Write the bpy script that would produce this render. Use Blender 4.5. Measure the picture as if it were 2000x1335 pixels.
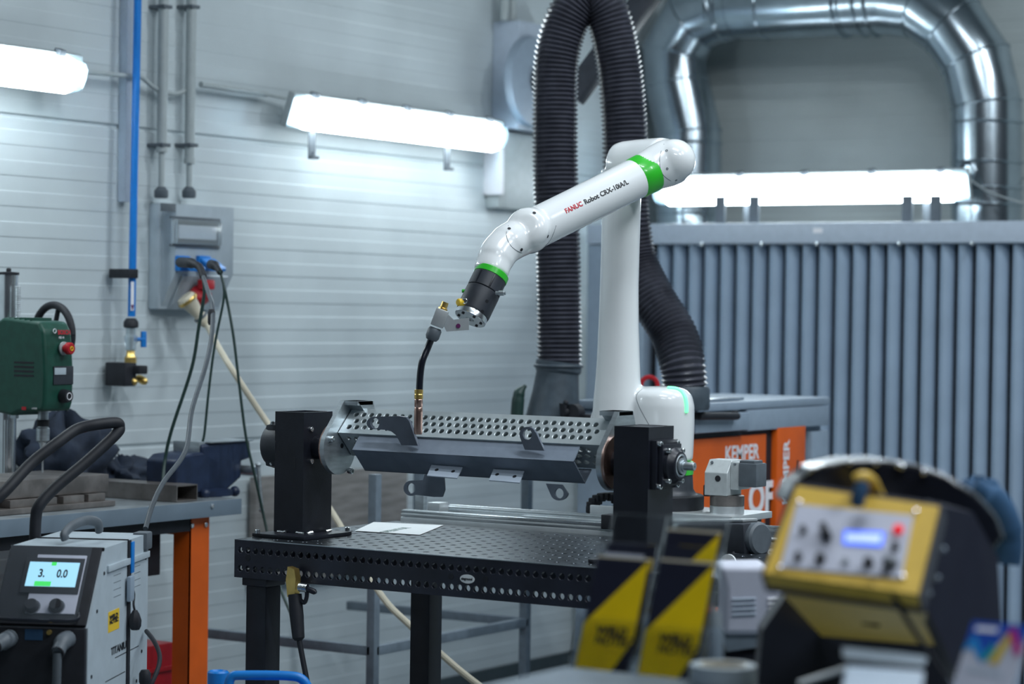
import bpy, bmesh, math, random
from mathutils import Vector, Matrix, Quaternion
from mathutils.bvhtree import BVHTree
random.seed(7)
S = bpy.context.scene
for o in list(bpy.data.objects): bpy.data.objects.remove(o)
COL = S.collection
V = Vector
# ------------------------------------------------------------------ camera
FPX = 85/36*2000; CAMZ = 1.6
_y = math.radians(32.43); _p = -math.atan(56.5/FPX); _r = .0145
_f0 = V((-math.sin(_y), math.cos(_y), 0)); _r0 = V((math.cos(_y), math.sin(_y), 0)); _u0 = V((0, 0, 1))
FWD = _f0*math.cos(_p)+_u0*math.sin(_p); _u1 = _u0*math.cos(_p)-_f0*math.sin(_p)
RGT = _r0*math.cos(_r)+_u1*math.sin(_r); UPV = _u1*math.cos(_r)-_r0*math.sin(_r)
CPOS = V((0, 0, CAMZ))
cd = bpy.data.cameras.new('camera'); cam = bpy.data.objects.new('camera', cd); COL.objects.link(cam)
m = Matrix.Identity(4)
for i in range(3):
    m[i][0] = RGT[i]; m[i][1] = UPV[i]; m[i][2] = -FWD[i]; m[i][3] = CPOS[i]
cam.matrix_world = m
cd.lens = 85; cd.sensor_width = 36; cd.sensor_fit = 'HORIZONTAL'; cd.clip_start = .1; cd.clip_end = 60
cd.dof.use_dof = True; cd.dof.focus_distance = 6.65; cd.dof.aperture_fstop = 2.6
S.camera = cam
# ------------------------------------------------------------------ world, lights, exposure
S.view_settings.view_transform = 'Standard'; S.view_settings.look = 'None'
S.view_settings.gamma = 1; S.view_settings.use_curve_mapping = False
S.view_settings.exposure = 0.0
w = bpy.data.worlds.new('world'); S.world = w; w.use_nodes = True
bg = w.node_tree.nodes['Background']; bg.inputs[0].default_value = (.42, .52, .68, 1); bg.inputs[1].default_value = .055
def area(name, loc, sx, sy, power, col, target=None):
    l = bpy.data.lights.new(name, 'AREA'); l.shape = 'RECTANGLE'; l.size = sx; l.size_y = sy; l.energy = power; l.color = col
    o = bpy.data.objects.new(name, l); COL.objects.link(o); o.location = loc
    d = (V(target)-V(loc)) if target else V((0, 0, -1))
    o.rotation_euler = d.to_track_quat('-Z', 'Y').to_euler(); return o
LC = (.86, .94, 1.0)
# ceiling strip lamps of the hall (5 m up, hung over the working area); last one added to brighten robot and foreground
for i, (x, y, e) in enumerate([(-2.9, 6.8, 36), (-2.2, 4.8, 62), (-1.0, 7.6, 90), (.6, 5.6, 75), (-.6, 2.4, 55), (.9, 4.0, 80)]):
    area('ceiling_strip', (x, y, 4.7), 1.5, .16, e, LC).rotation_euler[2] = 0.0
# ------------------------------------------------------------------ pixel helpers (turn what is seen in the photo into room coordinates)
def ray(x, y): return FWD+RGT*((x-1000)/FPX)-UPV*((y-667.5)/FPX)
def P(x, y, d): return CPOS+ray(x, y)*d
def PL(x, y, ax, v):
    r = ray(x, y); return CPOS+r*((v-CPOS[ax])/r[ax])
def U(px, d): return px*d/FPX
C0 = V((-4.168, 5.163, .973))            # left front top corner of the welding table
def T(x, y, z): return C0+V((x, y, z))
def TX(x, y, v): return PL(x, y, 0, v+C0.x)
def TY(x, y, v): return PL(x, y, 1, v+C0.y)
def TZ(x, y, v): return PL(x, y, 2, v+C0.z)
# ------------------------------------------------------------------ materials
def mat(name, col, rough=.5, metal=0, emit=None, es=1, noise=0, nscale=30, bump=0, bscale=200, coat=0, trans=0, ior=1.45, alpha=1, stretch=None, col2=None, spec=None):
    m = bpy.data.materials.new(name); m.use_nodes = True; nt = m.node_tree; b = nt.nodes['Principled BSDF']
    c = (*col, 1); b.inputs['Base Color'].default_value = c
    b.inputs['Roughness'].default_value = rough; b.inputs['Metallic'].default_value = metal
    b.inputs['Coat Weight'].default_value = coat; b.inputs['Coat Roughness'].default_value = .08
    b.inputs['Transmission Weight'].default_value = trans; b.inputs['IOR'].default_value = ior; b.inputs['Alpha'].default_value = alpha
    if spec is not None: b.inputs['Specular IOR Level'].default_value = spec
    if emit: b.inputs['Emission Color'].default_value = (*emit, 1); b.inputs['Emission Strength'].default_value = es
    tc = None
    if noise or bump or col2:
        tc = nt.nodes.new('ShaderNodeTexCoord'); mp = nt.nodes.new('ShaderNodeMapping'); nt.links.new(tc.outputs['Object'], mp.inputs[0])
        if stretch: mp.inputs['Scale'].default_value = stretch
    if noise or col2:
        n = nt.nodes.new('ShaderNodeTexNoise'); n.inputs['Scale'].default_value = nscale; n.inputs['Detail'].default_value = 5
        nt.links.new(mp.outputs[0], n.inputs['Vector'])
        r = nt.nodes.new('ShaderNodeValToRGB'); r.color_ramp.elements[0].position = .35; r.color_ramp.elements[1].position = .68
        if col2: a, d = col, col2
        else: a = tuple(x*(1-noise) for x in col); d = tuple(min(1, x*(1+noise)) for x in col)
        r.color_ramp.elements[0].color = (*a, 1); r.color_ramp.elements[1].color = (*d, 1)
        nt.links.new(n.outputs['Fac'], r.inputs[0]); nt.links.new(r.outputs[0], b.inputs['Base Color'])
    if bump:
        n2 = nt.nodes.new('ShaderNodeTexNoise'); n2.inputs['Scale'].default_value = bscale; n2.inputs['Detail'].default_value = 3
        nt.links.new(mp.outputs[0], n2.inputs['Vector'])
        bp = nt.nodes.new('ShaderNodeBump'); bp.inputs['Strength'].default_value = bump; bp.inputs['Distance'].default_value = .002
        nt.links.new(n2.outputs['Fac'], bp.inputs['Height']); nt.links.new(bp.outputs[0], b.inputs['Normal'])
    return m
M = dict(
 wall=mat('wall_panel', (.54, .605, .63), .42, noise=.05, nscale=3, bump=.05, bscale=60),
 wallb=mat('wall_panel_rear', (.50, .56, .56), .45, noise=.06, nscale=3),
 floor=mat('floor_paint', (.22, .26, .28), .4, noise=.2, nscale=4),
 ceil=mat('ceiling_sheet', (.22, .26, .28), .6, noise=.05, nscale=4),
 base=mat('skirting', (.05, .07, .08), .6, noise=.1),
 white=mat('robot_white', (.80, .83, .84), .22, coat=.6, noise=.01, nscale=8),
 green=mat('robot_green', (.035, .50, .03), .3, coat=.3, noise=.02),
 black=mat('black_paint', (.012, .014, .022), .38, noise=.25, nscale=12, bump=.1),
 tabblk=mat('table_black', (.018, .021, .034), .33, noise=.3, nscale=10, bump=.08),
 tabtop=mat('table_top_steel', (.055, .065, .078), .27, .75, noise=.2, nscale=7, bump=.05),
 rubber=mat('black_rubber', (.014, .016, .022), .6, noise=.2),
 dkplastic=mat('dark_plastic', (.03, .035, .045), .45, noise=.15),
 greypl=mat('dark_grey_plastic', (.10, .12, .14), .5, noise=.1),
 steel=mat('bare_steel', (.50, .55, .58), .34, .85, noise=.14, nscale=18, bump=.1, stretch=(1, 1, 6)),
 bright=mat('bright_steel', (.72, .76, .78), .22, .95, noise=.05),
 alu=mat('aluminium', (.66, .70, .72), .38, .7, noise=.06, nscale=20),
 cast=mat('cast_aluminium', (.55, .59, .60), .5, .35, noise=.05, nscale=60),
 perf=mat('galvanised', (.60, .66, .68), .36, .6, noise=.1, nscale=12),
 chan=mat('grey_primer', (.21, .25, .31), .42, noise=.06, nscale=30, bump=.06),
 bracket=mat('grey_lug_shaded', (.10, .12, .155), .4, .15, noise=.1, nscale=25),  # shade on the front-facing upper lugs is put into this darker grey
 copper=mat('copper', (.55, .36, .30), .25, .95, noise=.1),
 brass=mat('brass', (.72, .50, .16), .32, .9, noise=.12),
 orange=mat('orange_paint', (.68, .11, .008), .42, noise=.08, nscale=8),
 greyc=mat('grey_cabinet', (.27, .34, .42), .45, noise=.04),
 slat=mat('screen_slat', (.30, .39, .50), .5, noise=.05, nscale=6),
 rail=mat('screen_rail', (.44, .51, .60), .45, noise=.04),
 duct=mat('galvanised_duct', (.40, .47, .52), .22, .96, noise=.12, nscale=9, bump=.15, bscale=12),
 hose=mat('ribbed_hose', (.05, .052, .068), .28, noise=.2, nscale=20),
 hosew=mat('hood_dark', (.055, .075, .095), .5, noise=.15),
 pvc=mat('grey_conduit', (.40, .45, .46), .45, noise=.05),
 blue=mat('blue_pipe', (.01, .19, .60), .3, noise=.04),
 bluepl=mat('blue_plastic', (.01, .20, .62), .35, noise=.04),
 red=mat('red_plastic', (.42, .010, .018), .4, noise=.08),
 redtxt=mat('red_print', (.50, .01, .03), .4, noise=.02),
 blktxt=mat('black_print', (.012, .014, .018), .4, noise=.02),
 whttxt=mat('white_print', (.82, .82, .86), .4, noise=.02),
 gbosch=mat('green_plastic', (.010, .065, .045), .42, noise=.12, nscale=40, bump=.08),
 cable=mat('cable_dark_green', (.015, .04, .035), .45, noise=.1),
 cabgrey=mat('cable_grey', (.07, .085, .10), .5, noise=.1),
 cream=mat('cream_cable', (.62, .57, .45), .5, noise=.05),
 bench=mat('bench_grey', (.16, .21, .26), .4, noise=.08, nscale=10),
 benchtop=mat('bench_top', (.24, .27, .29), .35, .3, noise=.25, nscale=14),
 rusty=mat('raw_steel', (.24, .22, .21), .38, .65, noise=.3, nscale=14),
 vise=mat('vise_blue', (.015, .026, .060), .38, noise=.2, nscale=25, bump=.1),
 cloth=mat('navy_cloth', (.018, .028, .05), .85, noise=.25, nscale=20, bump=.5, bscale=60),
 clothb=mat('blue_cloth', (.02, .07, .15), .85, noise=.2, nscale=20, bump=.5, bscale=60),
 yellow=mat('yellow_paint', (.66, .43, .06), .42, noise=.06),
 yellowp=mat('yellow_print', (.86, .60, .003), .45, noise=.03),
 navyp=mat('navy_print', (.015, .017, .034), .4, noise=.05),
 panelw=mat('panel_grey', (.52, .54, .64), .45, noise=.03),
 paper=mat('white_paper', (.80, .84, .85), .6, noise=.02),
 papertxt=mat('grey_print', (.16, .24, .22), .6, noise=.1),
 acryl=mat('clear_acrylic', (.95, .98, 1.0), .05, trans=1, ior=1.3, noise=.01),
 film=mat('clear_film', (.5, .6, .7), .05, alpha=.06, noise=.01),
 wgrey=mat('welder_grey', (.42, .49, .54), .42, noise=.05, nscale=20, bump=.05),
 rack=mat('rack_grey', (.15, .19, .23), .45, noise=.12),
 board=mat('weathered_board', (.24, .23, .22), .6, noise=.25, nscale=5, stretch=(1, 1, 8)),
 diff=mat('lamp_diffuser', (.9, .95, 1), .3, emit=(.84, .95, 1.0), es=18, noise=.01),
 tubee=mat('lamp_tube', (.9, .95, 1), .3, emit=(.86, .97, 1.0), es=14, noise=.01),
 clear=mat('clear_plastic', (.75, .85, .9), .15, trans=.75, ior=1.3, noise=.01),
 led=mat('green_led', (.2, 1, .5), .3, emit=(.20, 1, .42), es=1.0, noise=.01),
 lcd=mat('lcd_blue', (.1, .2, 1), .3, emit=(.05, .16, .95), es=1.0, noise=.01),
 lcdl=mat('lcd_text_glow', (.6, .7, 1), .3, emit=(.33, .42, 1.0), es=1.0, noise=.01),
 scr=mat('screen_light', (.4, .7, .85), .3, emit=(.30, .62, .80), es=.75, noise=.01),
 scrg=mat('screen_green', (.1, .7, .2), .3, emit=(.03, .60, .06), es=.8, noise=.01),
 redled=mat('red_button', (.8, .01, .02), .3, emit=(.9, .0, .01), es=.5, noise=.02),
 p1=mat('print_blue', (.01, .07, .42), .45, noise=.02), p2=mat('print_teal', (.01, .30, .30), .45, noise=.02),
 p3=mat('print_gold', (.60, .42, .01), .45, noise=.02), p4=mat('print_magenta', (.45, .01, .22), .45, noise=.02),
 p5=mat('print_sky', (.02, .25, .60), .45, noise=.02),
 stick=mat('sticker_yellow', (.75, .50, .03), .5, noise=.02),
 purple=mat('purple_dot', (.12, .02, .10), .4, noise=.02),
 hub=mat('glossy_black', (.01, .012, .02), .25, coat=.3, noise=.1),
)
# ------------------------------------------------------------------ mesh helpers
def frame(o, ux, uy=None, uz=None):
    o = V(o); ux = V(ux).normalized()
    if uz is not None:
        uz = V(uz).normalized(); uy = uz.cross(ux).normalized(); uz = ux.cross(uy)
    else:
        uy = V(uy); uy = (uy-ux*uy.dot(ux)).normalized(); uz = ux.cross(uy)
    m = Matrix.Identity(4)
    for i in range(3): m[i][0] = ux[i]; m[i][1] = uy[i]; m[i][2] = uz[i]; m[i][3] = o[i]
    return m
def perp(a):
    a = V(a).normalized(); h = V((0, 0, 1)) if abs(a.z) < .9 else V((1, 0, 0))
    u = a.cross(h).normalized(); return u, a.cross(u).normalized()
def spline(pts, n=8, closed=False):
    pts = [V(p) for p in pts]; out = []; N = len(pts)
    for i in range(N-1):
        p0 = pts[max(i-1, 0)]; p1 = pts[i]; p2 = pts[i+1]; p3 = pts[min(i+2, N-1)]
        for k in range(n):
            t = k/n
            out.append(.5*((2*p1)+(p2-p0)*t+(2*p0-5*p1+4*p2-p3)*t*t+(3*p1-p0-3*p2+p3)*t**3))
    out.append(pts[-1]); return out
class MB:
    def __init__(s, M4=None): s.v = []; s.f = []; s.M = M4
    def add(s, vs, fs):
        b = len(s.v); s.v += [(s.M @ V(v)) if s.M else V(v) for v in vs]; s.f += [tuple(b+i for i in f) for f in fs]; return s
    def box(s, x0, x1, y0, y1, z0, z1, bev=0):
        if x0 > x1: x0, x1 = x1, x0
        if y0 > y1: y0, y1 = y1, y0
        if z0 > z1: z0, z1 = z1, z0
        vs = [(x, y, z) for x in (x0, x1) for y in (y0, y1) for z in (z0, z1)]
        fs = [(0, 1, 3, 2), (4, 6, 7, 5), (0, 4, 5, 1), (2, 3, 7, 6), (0, 2, 6, 4), (1, 5, 7, 3)]
        if not bev: return s.add(vs, fs)
        bm = bmesh.new(); bv = [bm.verts.new(v) for v in vs]
        for f in fs: bm.faces.new([bv[i] for i in f])
        bmesh.ops.bevel(bm, geom=bm.edges[:], offset=min(bev, .45*min(x1-x0, y1-y0, z1-z0)), segments=2, profile=.6, affect='EDGES')
        bm.verts.index_update(); s.add([v.co.copy() for v in bm.verts], [[v.index for v in f.verts] for f in bm.faces]); bm.free(); return s
    def sweep(s, pts, rad, seg=16, cap=True, squash=None, up=None):
        pts = [V(p) for p in pts]; n = len(pts)
        if not callable(rad): rr = rad if isinstance(rad, (list, tuple)) else [rad]*n
        else: rr = [rad(i/(n-1)) for i in range(n)]
        tn = []
        for i in range(n):
            a = pts[max(i-1, 0)]; b = pts[min(i+1, n-1)]; d = b-a
            tn.append(d.normalized() if d.length > 1e-9 else (tn[-1] if tn else V((0, 0, 1))))
        if up is not None: u = V(up); u = (u-tn[0]*u.dot(tn[0])).normalized()
        else: u = perp(tn[0])[0]
        vs = []
        for i in range(n):
            u = (u-tn[i]*u.dot(tn[i])).normalized(); w_ = tn[i].cross(u)
            for k in range(seg):
                a = 2*math.pi*k/seg; q = squash if squash else 1
                vs.append(pts[i]+u*(math.cos(a)*rr[i])+w_*(math.sin(a)*rr[i]*q))
        fs = [(i*seg+k, i*seg+(k+1) % seg, (i+1)*seg+(k+1) % seg, (i+1)*seg+k) for i in range(n-1) for k in range(seg)]
        if cap: fs += [tuple(range(seg-1, -1, -1)), tuple(range((n-1)*seg, n*seg))]
        return s.add(vs, fs)
    def cyl(s, a, b, r, r2=None, seg=20): return s.sweep([a, b], [r, r if r2 is None else r2], seg)
    def lathe(s, o, ax, prof, seg=28):      # prof: (radius, height) pairs along axis
        o = V(o); ax = V(ax).normalized(); u, w_ = perp(ax); vs = []; n = len(prof)
        for r, h in prof:
            for k in range(seg):
                a = 2*math.pi*k/seg; vs.append(o+ax*h+u*(math.cos(a)*max(r, 1e-5))+w_*(math.sin(a)*max(r, 1e-5)))
        fs = [(i*seg+k, i*seg+(k+1) % seg, (i+1)*seg+(k+1) % seg, (i+1)*seg+k) for i in range(n-1) for k in range(seg)]
        fs += [tuple(range(seg-1, -1, -1)), tuple(range((n-1)*seg, n*seg))]
        return s.add(vs, fs)
    def prism(s, poly, ax, t):               # poly: list of points, extruded by vector ax*t
        d = V(ax)*t; n = len(poly); vs = [V(p) for p in poly]+[V(p)+d for p in poly]
        fs = [tuple(range(n-1, -1, -1)), tuple(range(n, 2*n))]+[(i, (i+1) % n, n+(i+1) % n, n+i) for i in range(n)]
        return s.add(vs, fs)
    def ball(s, c, r, seg=20, sc=(1, 1, 1)):
        c = V(c); vs = []; fs = []; R = seg//2
        for i in range(R+1):
            t = math.pi*i/R
            for k in range(seg):
                a = 2*math.pi*k/seg; vs.append(c+V((sc[0]*r*math.sin(t)*math.cos(a), sc[1]*r*math.sin(t)*math.sin(a), sc[2]*r*math.cos(t))))
        for i in range(R):
            for k in range(seg): fs.append((i*seg+k, (i+1)*seg+k, (i+1)*seg+(k+1) % seg, i*seg+(k+1) % seg))
        return s.add(vs, fs)
    def torus(s, o, ax, R, r, seg=32, sseg=10, a0=0, a1=2*math.pi, ref=None):
        o = V(o); ax = V(ax).normalized()
        if ref is not None: u = V(ref); u = (u-ax*u.dot(ax)).normalized(); w_ = ax.cross(u)
        else: u, w_ = perp(ax)
        pts = [o+u*(R*math.cos(a0+(a1-a0)*k/seg))+w_*(R*math.sin(a0+(a1-a0)*k/seg)) for k in range(seg+1)]
        return s.sweep(pts, r, sseg)
    def perfplate(s, o, ux, uy, t, cells, hr, hs=10):
        # plate made of rectangular cells (u0,u1,v0,v1,hole) with a round hole in the middle of each marked cell
        o = V(o); ux = V(ux).normalized(); uy = V(uy).normalized(); n = ux.cross(uy)
        for (a, b, c, d, hole) in cells:
            if not hole:
                q = [o+ux*a+uy*c, o+ux*b+uy*c, o+ux*b+uy*d, o+ux*a+uy*d]
                s.add(q+[p-n*t for p in q], [(0, 1, 2, 3), (7, 6, 5, 4)]); continue
            cx = (a+b)/2; cy = (c+d)/2; hw = (b-a)/2; hh = (d-c)/2; vs = []; N = hs
            angs = [2*math.pi*k/N+math.pi/N for k in range(N)]
            corners = [math.atan2(sy*hh, sx*hw) % (2*math.pi) for sx, sy in ((1, 1), (-1, 1), (-1, -1), (1, -1))]
            al = sorted([(x % (2*math.pi)) for x in angs]+corners); K = len(al)
            ch = min(.0012, t*.2)
            for lv in (0, -t):
                for x in al:
                    cc = math.cos(x); ss = math.sin(x); k_ = min(hw/abs(cc) if abs(cc) > 1e-9 else 9e9, hh/abs(ss) if abs(ss) > 1e-9 else 9e9)
                    vs.append(o+ux*(cx+cc*k_)+uy*(cy+ss*k_)+n*lv)
                for x in al: vs.append(o+ux*(cx+math.cos(x)*(hr+(ch if lv == 0 else 0)))+uy*(cy+math.sin(x)*(hr+(ch if lv == 0 else 0)))+n*lv)
            for x in al: vs.append(o+ux*(cx+math.cos(x)*hr)+uy*(cy+math.sin(x)*hr)-n*ch)
            fs = []
            for k in range(K):
                j = (k+1) % K
                fs.append((k, j, K+j, K+k)); fs.append((2*K+j, 2*K+k, 3*K+k, 3*K+j)); fs.append((K+k, K+j, 4*K+j, 4*K+k)); fs.append((4*K+k, 4*K+j, 3*K+j, 3*K+k))
            s.add(vs, fs)
        return s
WL = {}
def wloc(o): return WL.get(o.name, V((0, 0, 0)))
def prop(o, label=None, cat=None, group=None, kind=None):
    if label: o['label'] = label
    if cat: o['category'] = cat
    if group: o['group'] = group
    if kind: o['kind'] = kind
    return o
def thing(name, loc, label, cat, group=None):
    o = bpy.data.objects.new(name, None); o.empty_display_size = .05; COL.objects.link(o); o.location = V(loc); WL[o.name] = V(loc)
    return prop(o, label, cat, group)
def obj(name, mb, m, parent=None, smooth=.6, label=None, cat=None, group=None, kind=None, origin=None, fixn=True):
    vs = mb.v
    if parent is not None: og = wloc(parent)
    elif origin is not None: og = V(origin)
    else:
        xs = [v.x for v in vs]; ys = [v.y for v in vs]; zs = [v.z for v in vs]
        og = V(((min(xs)+max(xs))/2, (min(ys)+max(ys))/2, min(zs)))
    me = bpy.data.meshes.new(name); me.from_pydata([tuple(v-og) for v in vs], [], mb.f); me.validate()
    if fixn:
        bm = bmesh.new(); bm.from_mesh(me); bmesh.ops.recalc_face_normals(bm, faces=bm.faces[:]); bm.to_mesh(me); bm.free()
    me.materials.append(m)
    if smooth:
        me.polygons.foreach_set('use_smooth', [True]*len(me.polygons)); me.set_sharp_from_angle(angle=smooth)
    o = bpy.data.objects.new(name, me); COL.objects.link(o)
    if parent is not None: o.parent = parent
    else: o.location = og
    WL[o.name] = og
    return prop(o, label, cat, group, kind)
def text(s, size, M4, m, parent, name='lettering', bold=0, sx=1, shear=0, align='LEFT', snap=None, sp=1, fit=None):
    cu = bpy.data.curves.new(name, 'FONT'); cu.body = s; cu.size = size; cu.extrude = 0 if snap else .0002; cu.offset = bold; cu.shear = shear; cu.align_x = align; cu.align_y = 'CENTER'; cu.space_character = sp
    cu.resolution_u = 3
    t = bpy.data.objects.new(name, cu); COL.objects.link(t); bpy.context.view_layer.update()
    me = bpy.data.meshes.new_from_object(t.evaluated_get(bpy.context.evaluated_depsgraph_get()))
    bpy.data.objects.remove(t); bpy.data.curves.remove(cu)
    if fit:
        xs_ = [v.co.x for v in me.vertices]; sx = fit/(max(xs_)-min(xs_))
    mb = MB(); vs = []
    for v in me.vertices:
        p = M4 @ V((v.co.x*sx, v.co.y, v.co.z))
        if snap:
            n = (M4.to_3x3() @ V((0, 0, 1))).normalized(); h = snap.ray_cast(p+n*.08, -n)
            if h[0] is not None: p = h[0]+n*.0008
        vs.append(p)
    mb.v = vs; mb.f = [tuple(p.vertices) for p in me.polygons]
    bpy.data.meshes.remove(me)
    return obj(name, mb, m, parent, smooth=0, fixn=False)
def bvh_of(o):
    bpy.context.view_layer.update(); dg = bpy.context.evaluated_depsgraph_get(); e = o.evaluated_get(dg); me = e.to_mesh()
    og = wloc(o); t = BVHTree.FromPolygons([v.co+og for v in me.vertices], [tuple(p.vertices) for p in me.polygons]); e.to_mesh_clear(); return t
def hit(t, x, y):
    h = t.ray_cast(CPOS, ray(x, y).normalized()); return (h[0], h[1]) if h[0] is not None else None
def screwhead(name, p, ax, r, h, m, parent, hexr=True):
    ax = V(ax).normalized()
    return obj(name, MB().lathe(p, ax, [(r*.9, -h*.2), (r, 0), (r, h*.85), (r*.85, h), (r*.5, h), (r*.45, h*.45), (0, h*.45)], 14), m, parent)
def dup(root, off):
    def cp(o, par):
        c = o.copy(); COL.objects.link(c)
        if par: c.parent = par
        WL[c.name] = wloc(o)+V(off)
        for ch in list(o.children): cp(ch, c)
        return c
    r = cp(root, None); r.location = root.location+V(off); return r
def copypart(o, off):
    c = o.copy(); COL.objects.link(c); c.location = o.location+V(off); WL[c.name] = wloc(o)+V(off); return c

# ================================================================== SETTING
XW, YW = -5.7, 10.35
def panelwall(name, horiz, a0, a1, z1, m, label):
    # corrugated sandwich panel: profile in height, with joints
    prof = []; z = 0; seams = [1.110, 2.229, 3.348, 4.467]
    k = 0
    while z < z1:
        z0 = z
        prof += [(z0, 0), (z0+.046, 0), (z0+.050, -.0014), (z0+.097, -.0014)]
        z = z0+.1017
    pr = []
    for s_ in seams: prof = [q for q in prof if abs(q[0]-s_) > .012]
    for s_ in seams: prof += [(s_-.010, 0), (s_-.003, -.010), (s_+.003, -.010), (s_+.010, 0)]
    prof = sorted(q for q in prof if q[0] <= z1)
    mb = MB(); n = len(prof); vs = []
    for (z, d) in prof:
        for a in (a0, a1):
            vs.append((XW+d, a, z) if horiz == 'Y' else (a, YW-d, z))
    fs = [(2*i, 2*i+1, 2*i+3, 2*i+2) for i in range(n-1)]
    mb.add(vs, fs)
    # back side thickness
    if horiz == 'Y': mb.box(XW-.12, XW-.03, a0, a1, 0, z1)
    else: mb.box(a0, a1, YW+.03, YW+.12, 0, z1)
    o = obj(name, mb, m, smooth=.2, kind='structure', label=label, fixn=False)
    return o
panelwall('wall_left', 'Y', 1.5, YW, 5.0, M['wall'], 'ribbed white sandwich-panel wall on the left')
panelwall('wall_back', 'X', XW, 2.5, 5.0, M['wallb'], 'ribbed grey-white panel wall at the back')
obj('floor', MB().box(-5.82, 2.5, .5, YW+.12, -.1, 0), M['floor'], kind='structure')
obj('ceiling', MB().box(-5.82, 2.5, .5, YW+.12, 5.0, 5.1), M['ceil'], kind='structure')
obj('baseboard_left', MB().box(XW+.001, XW+.02, 1.5, YW, 0, .055), M['base'], kind='structure')

# ================================================================== LAMPS (on the walls)
def lamp(name, c, ax, out, L, label, brk=(), hgt=.142):
    """fixture: c centre on its back plane, ax length direction, out direction away from the wall"""
    ax = V(ax); wout = V(out); ta = math.radians(19)          # fixtures are tilted down towards the floor
    out = wout*math.cos(ta)-V((0, 0, 1))*math.sin(ta); up = V((0, 0, 1))*math.cos(ta)+wout*math.sin(ta)
    t = thing(name, c, label, 'wall lamp', 'fluorescent wall lamps')
    Mf = frame(c, ax, up)          # local x length, y up, z = ax x up
    sgn = 1 if (ax.cross(up)).dot(out) > 0 else -1
    def bx(mb, x0, x1, y0, y1, z0, z1, b=.006): return mb.box(x0, x1, y0, y1, sgn*z0, sgn*z1, b)
    h = hgt/2
    obj('housing', bx(MB(Mf), -L/2, L/2, -h*.9, h*1.02, 0, .035, .012), M['pvc'], t)
    # translucent diffuser: rounded trough
    def trough(x0, x1, grow=1.0):
        mb = MB(Mf); prof = [(-h*.86, .036), (-h*.84*grow, .062), (-h*.55*grow, .092), (0, .102*grow), (h*.55*grow, .092), (h*.84*grow, .062), (h*.86, .036)]
        n = len(prof); vs = [(x, y, sgn*z) for x in (x0, x1) for y, z in prof]
        fs = [(i, i+1, n+i+1, n+i) for i in range(n-1)]+[tuple(range(n)), tuple(range(2*n-1, n-1, -1)), (0, n, 2*n-1, n-1)]
        return mb.add(vs, fs)
    obj('diffuser', trough(-L/2+.075, L/2-.075), M['diff'], t)
    for e in (-1, 1):
        mb = MB(Mf)
        prof = [(-h*.86, .036), (-h*.84, .062), (-h*.55, .092), (0, .100), (h*.55, .092), (h*.84, .062), (h*.86, .036)]
        n = len(prof); x0 = e*(L/2-.075); x1 = e*(L/2-.004)
        vs = [(x, y*(1 if x == x0 else .8), sgn*(z if x == x0 else .036+(z-.036)*.55)) for x in (x0, x1) for y, z in prof]
        fs = [(i, i+1, n+i+1, n+i) for i in range(n-1)]+[tuple(range(n)), tuple(range(2*n-1, n-1, -1)), (0, n, 2*n-1, n-1)]
        mb.add(vs, fs); obj('end_cap', mb, M['clear'], t)
    k = 5
    for i in range(k):
        x = -L/2+.12+(L-.24)*i/(k-1)
        obj('clip', bx(MB(Mf), x-.015, x+.015, h*.8, h*1.16, .02, .05, .003), M['greypl'], t)
    Mv = frame(c, ax, V((0, 0, 1)))
    for x, zz in brk:
        o = MB(Mv); bx(o, x-.02, x+.02, -h-zz, -h*.85, .006, .012, 0); bx(o, x-.02, x+.02, -h-zz, -h-zz+.012, .006, .03, 0); bx(o, x-.004, x+.004, -h-zz+.02, -h-zz+.028, .012, .018, 0)
        obj('mounting_bracket', o, M['greypl'], t)
    return t
def yat(px, py, x): return PL(px, py, 0, x)
off = .10
xl = XW+off
a = yat(574, 212, xl+.05); b = yat(984, 262, xl+.05)
lamp('strip_lamp', V((xl, (a.y+b.y)/2, (a.z+b.z)/2)), (0, 1, 0), (1, 0, 0), b.y-a.y, 'glowing fluorescent strip lamp on the left panel wall, between the conduits and the ribbed hose', [(-.56, .11), (.36, .10)])
b = yat(163, 142, xl+.05)
lamp('strip_lamp', V((xl, b.y-.755, b.z)), (0, 1, 0), (1, 0, 0), 1.51, 'glowing fluorescent strip lamp cut off by the left picture edge, beside the blue pipe', [(.30, .11)])
a = PL(1278, 364, 1, 9.68); b = PL(1890, 362, 1, 9.68)
lamp('strip_lamp', V(((a.x+b.x)/2, 9.73, (a.z+b.z)/2)), (1, 0, 0), (0, -1, 0), b.x-a.x, 'glowing fluorescent strip lamp above the grey slatted screen, in front of the silver ducts', [(-.30, .13), (.56, .13)], hgt=.145)

# ================================================================== WALL SERVICES LEFT
def wp(px, py, off=.0): return PL(px, py, 0, XW+off)
# blue pipe
t = thing('compressed_air_pipe', wp(255, 620, .09), 'bright blue vertical compressed-air pipe with black clamp on the white wall', 'pipe')
p0 = wp(268, -40, .09); p1 = wp(257, 618, .09); p0.y = p1.y+.012
obj('pipe', MB().cyl(p0, p1, .0135, seg=20), M['blue'], t)
c = wp(252, 534, .09); obj('clamp', MB().box(c.x-.07, c.x+.022, c.y-.026, c.y+.024, c.z-.016, c.z+.016, .004), M['rubber'], t)
Mf = frame(wp(260, 560, .105), (0, 0, 1), (0, -1, 0))
s_ = wp(258, 578, .1045); obj('label_sticker', MB().box(s_.x, s_.x+.0008, s_.y-.007, s_.y+.009, s_.z-.05, s_.z+.05), M['whttxt'], t, label='white arrow label')
obj('arrow_mark', MB().prism([(s_.x+.001, s_.y-.007, s_.z-.03), (s_.x+.001, s_.y+.009, s_.z-.03), (s_.x+.001, s_.y+.001, s_.z-.052)], (1, 0, 0), .0006), M['purple'], t)
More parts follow.
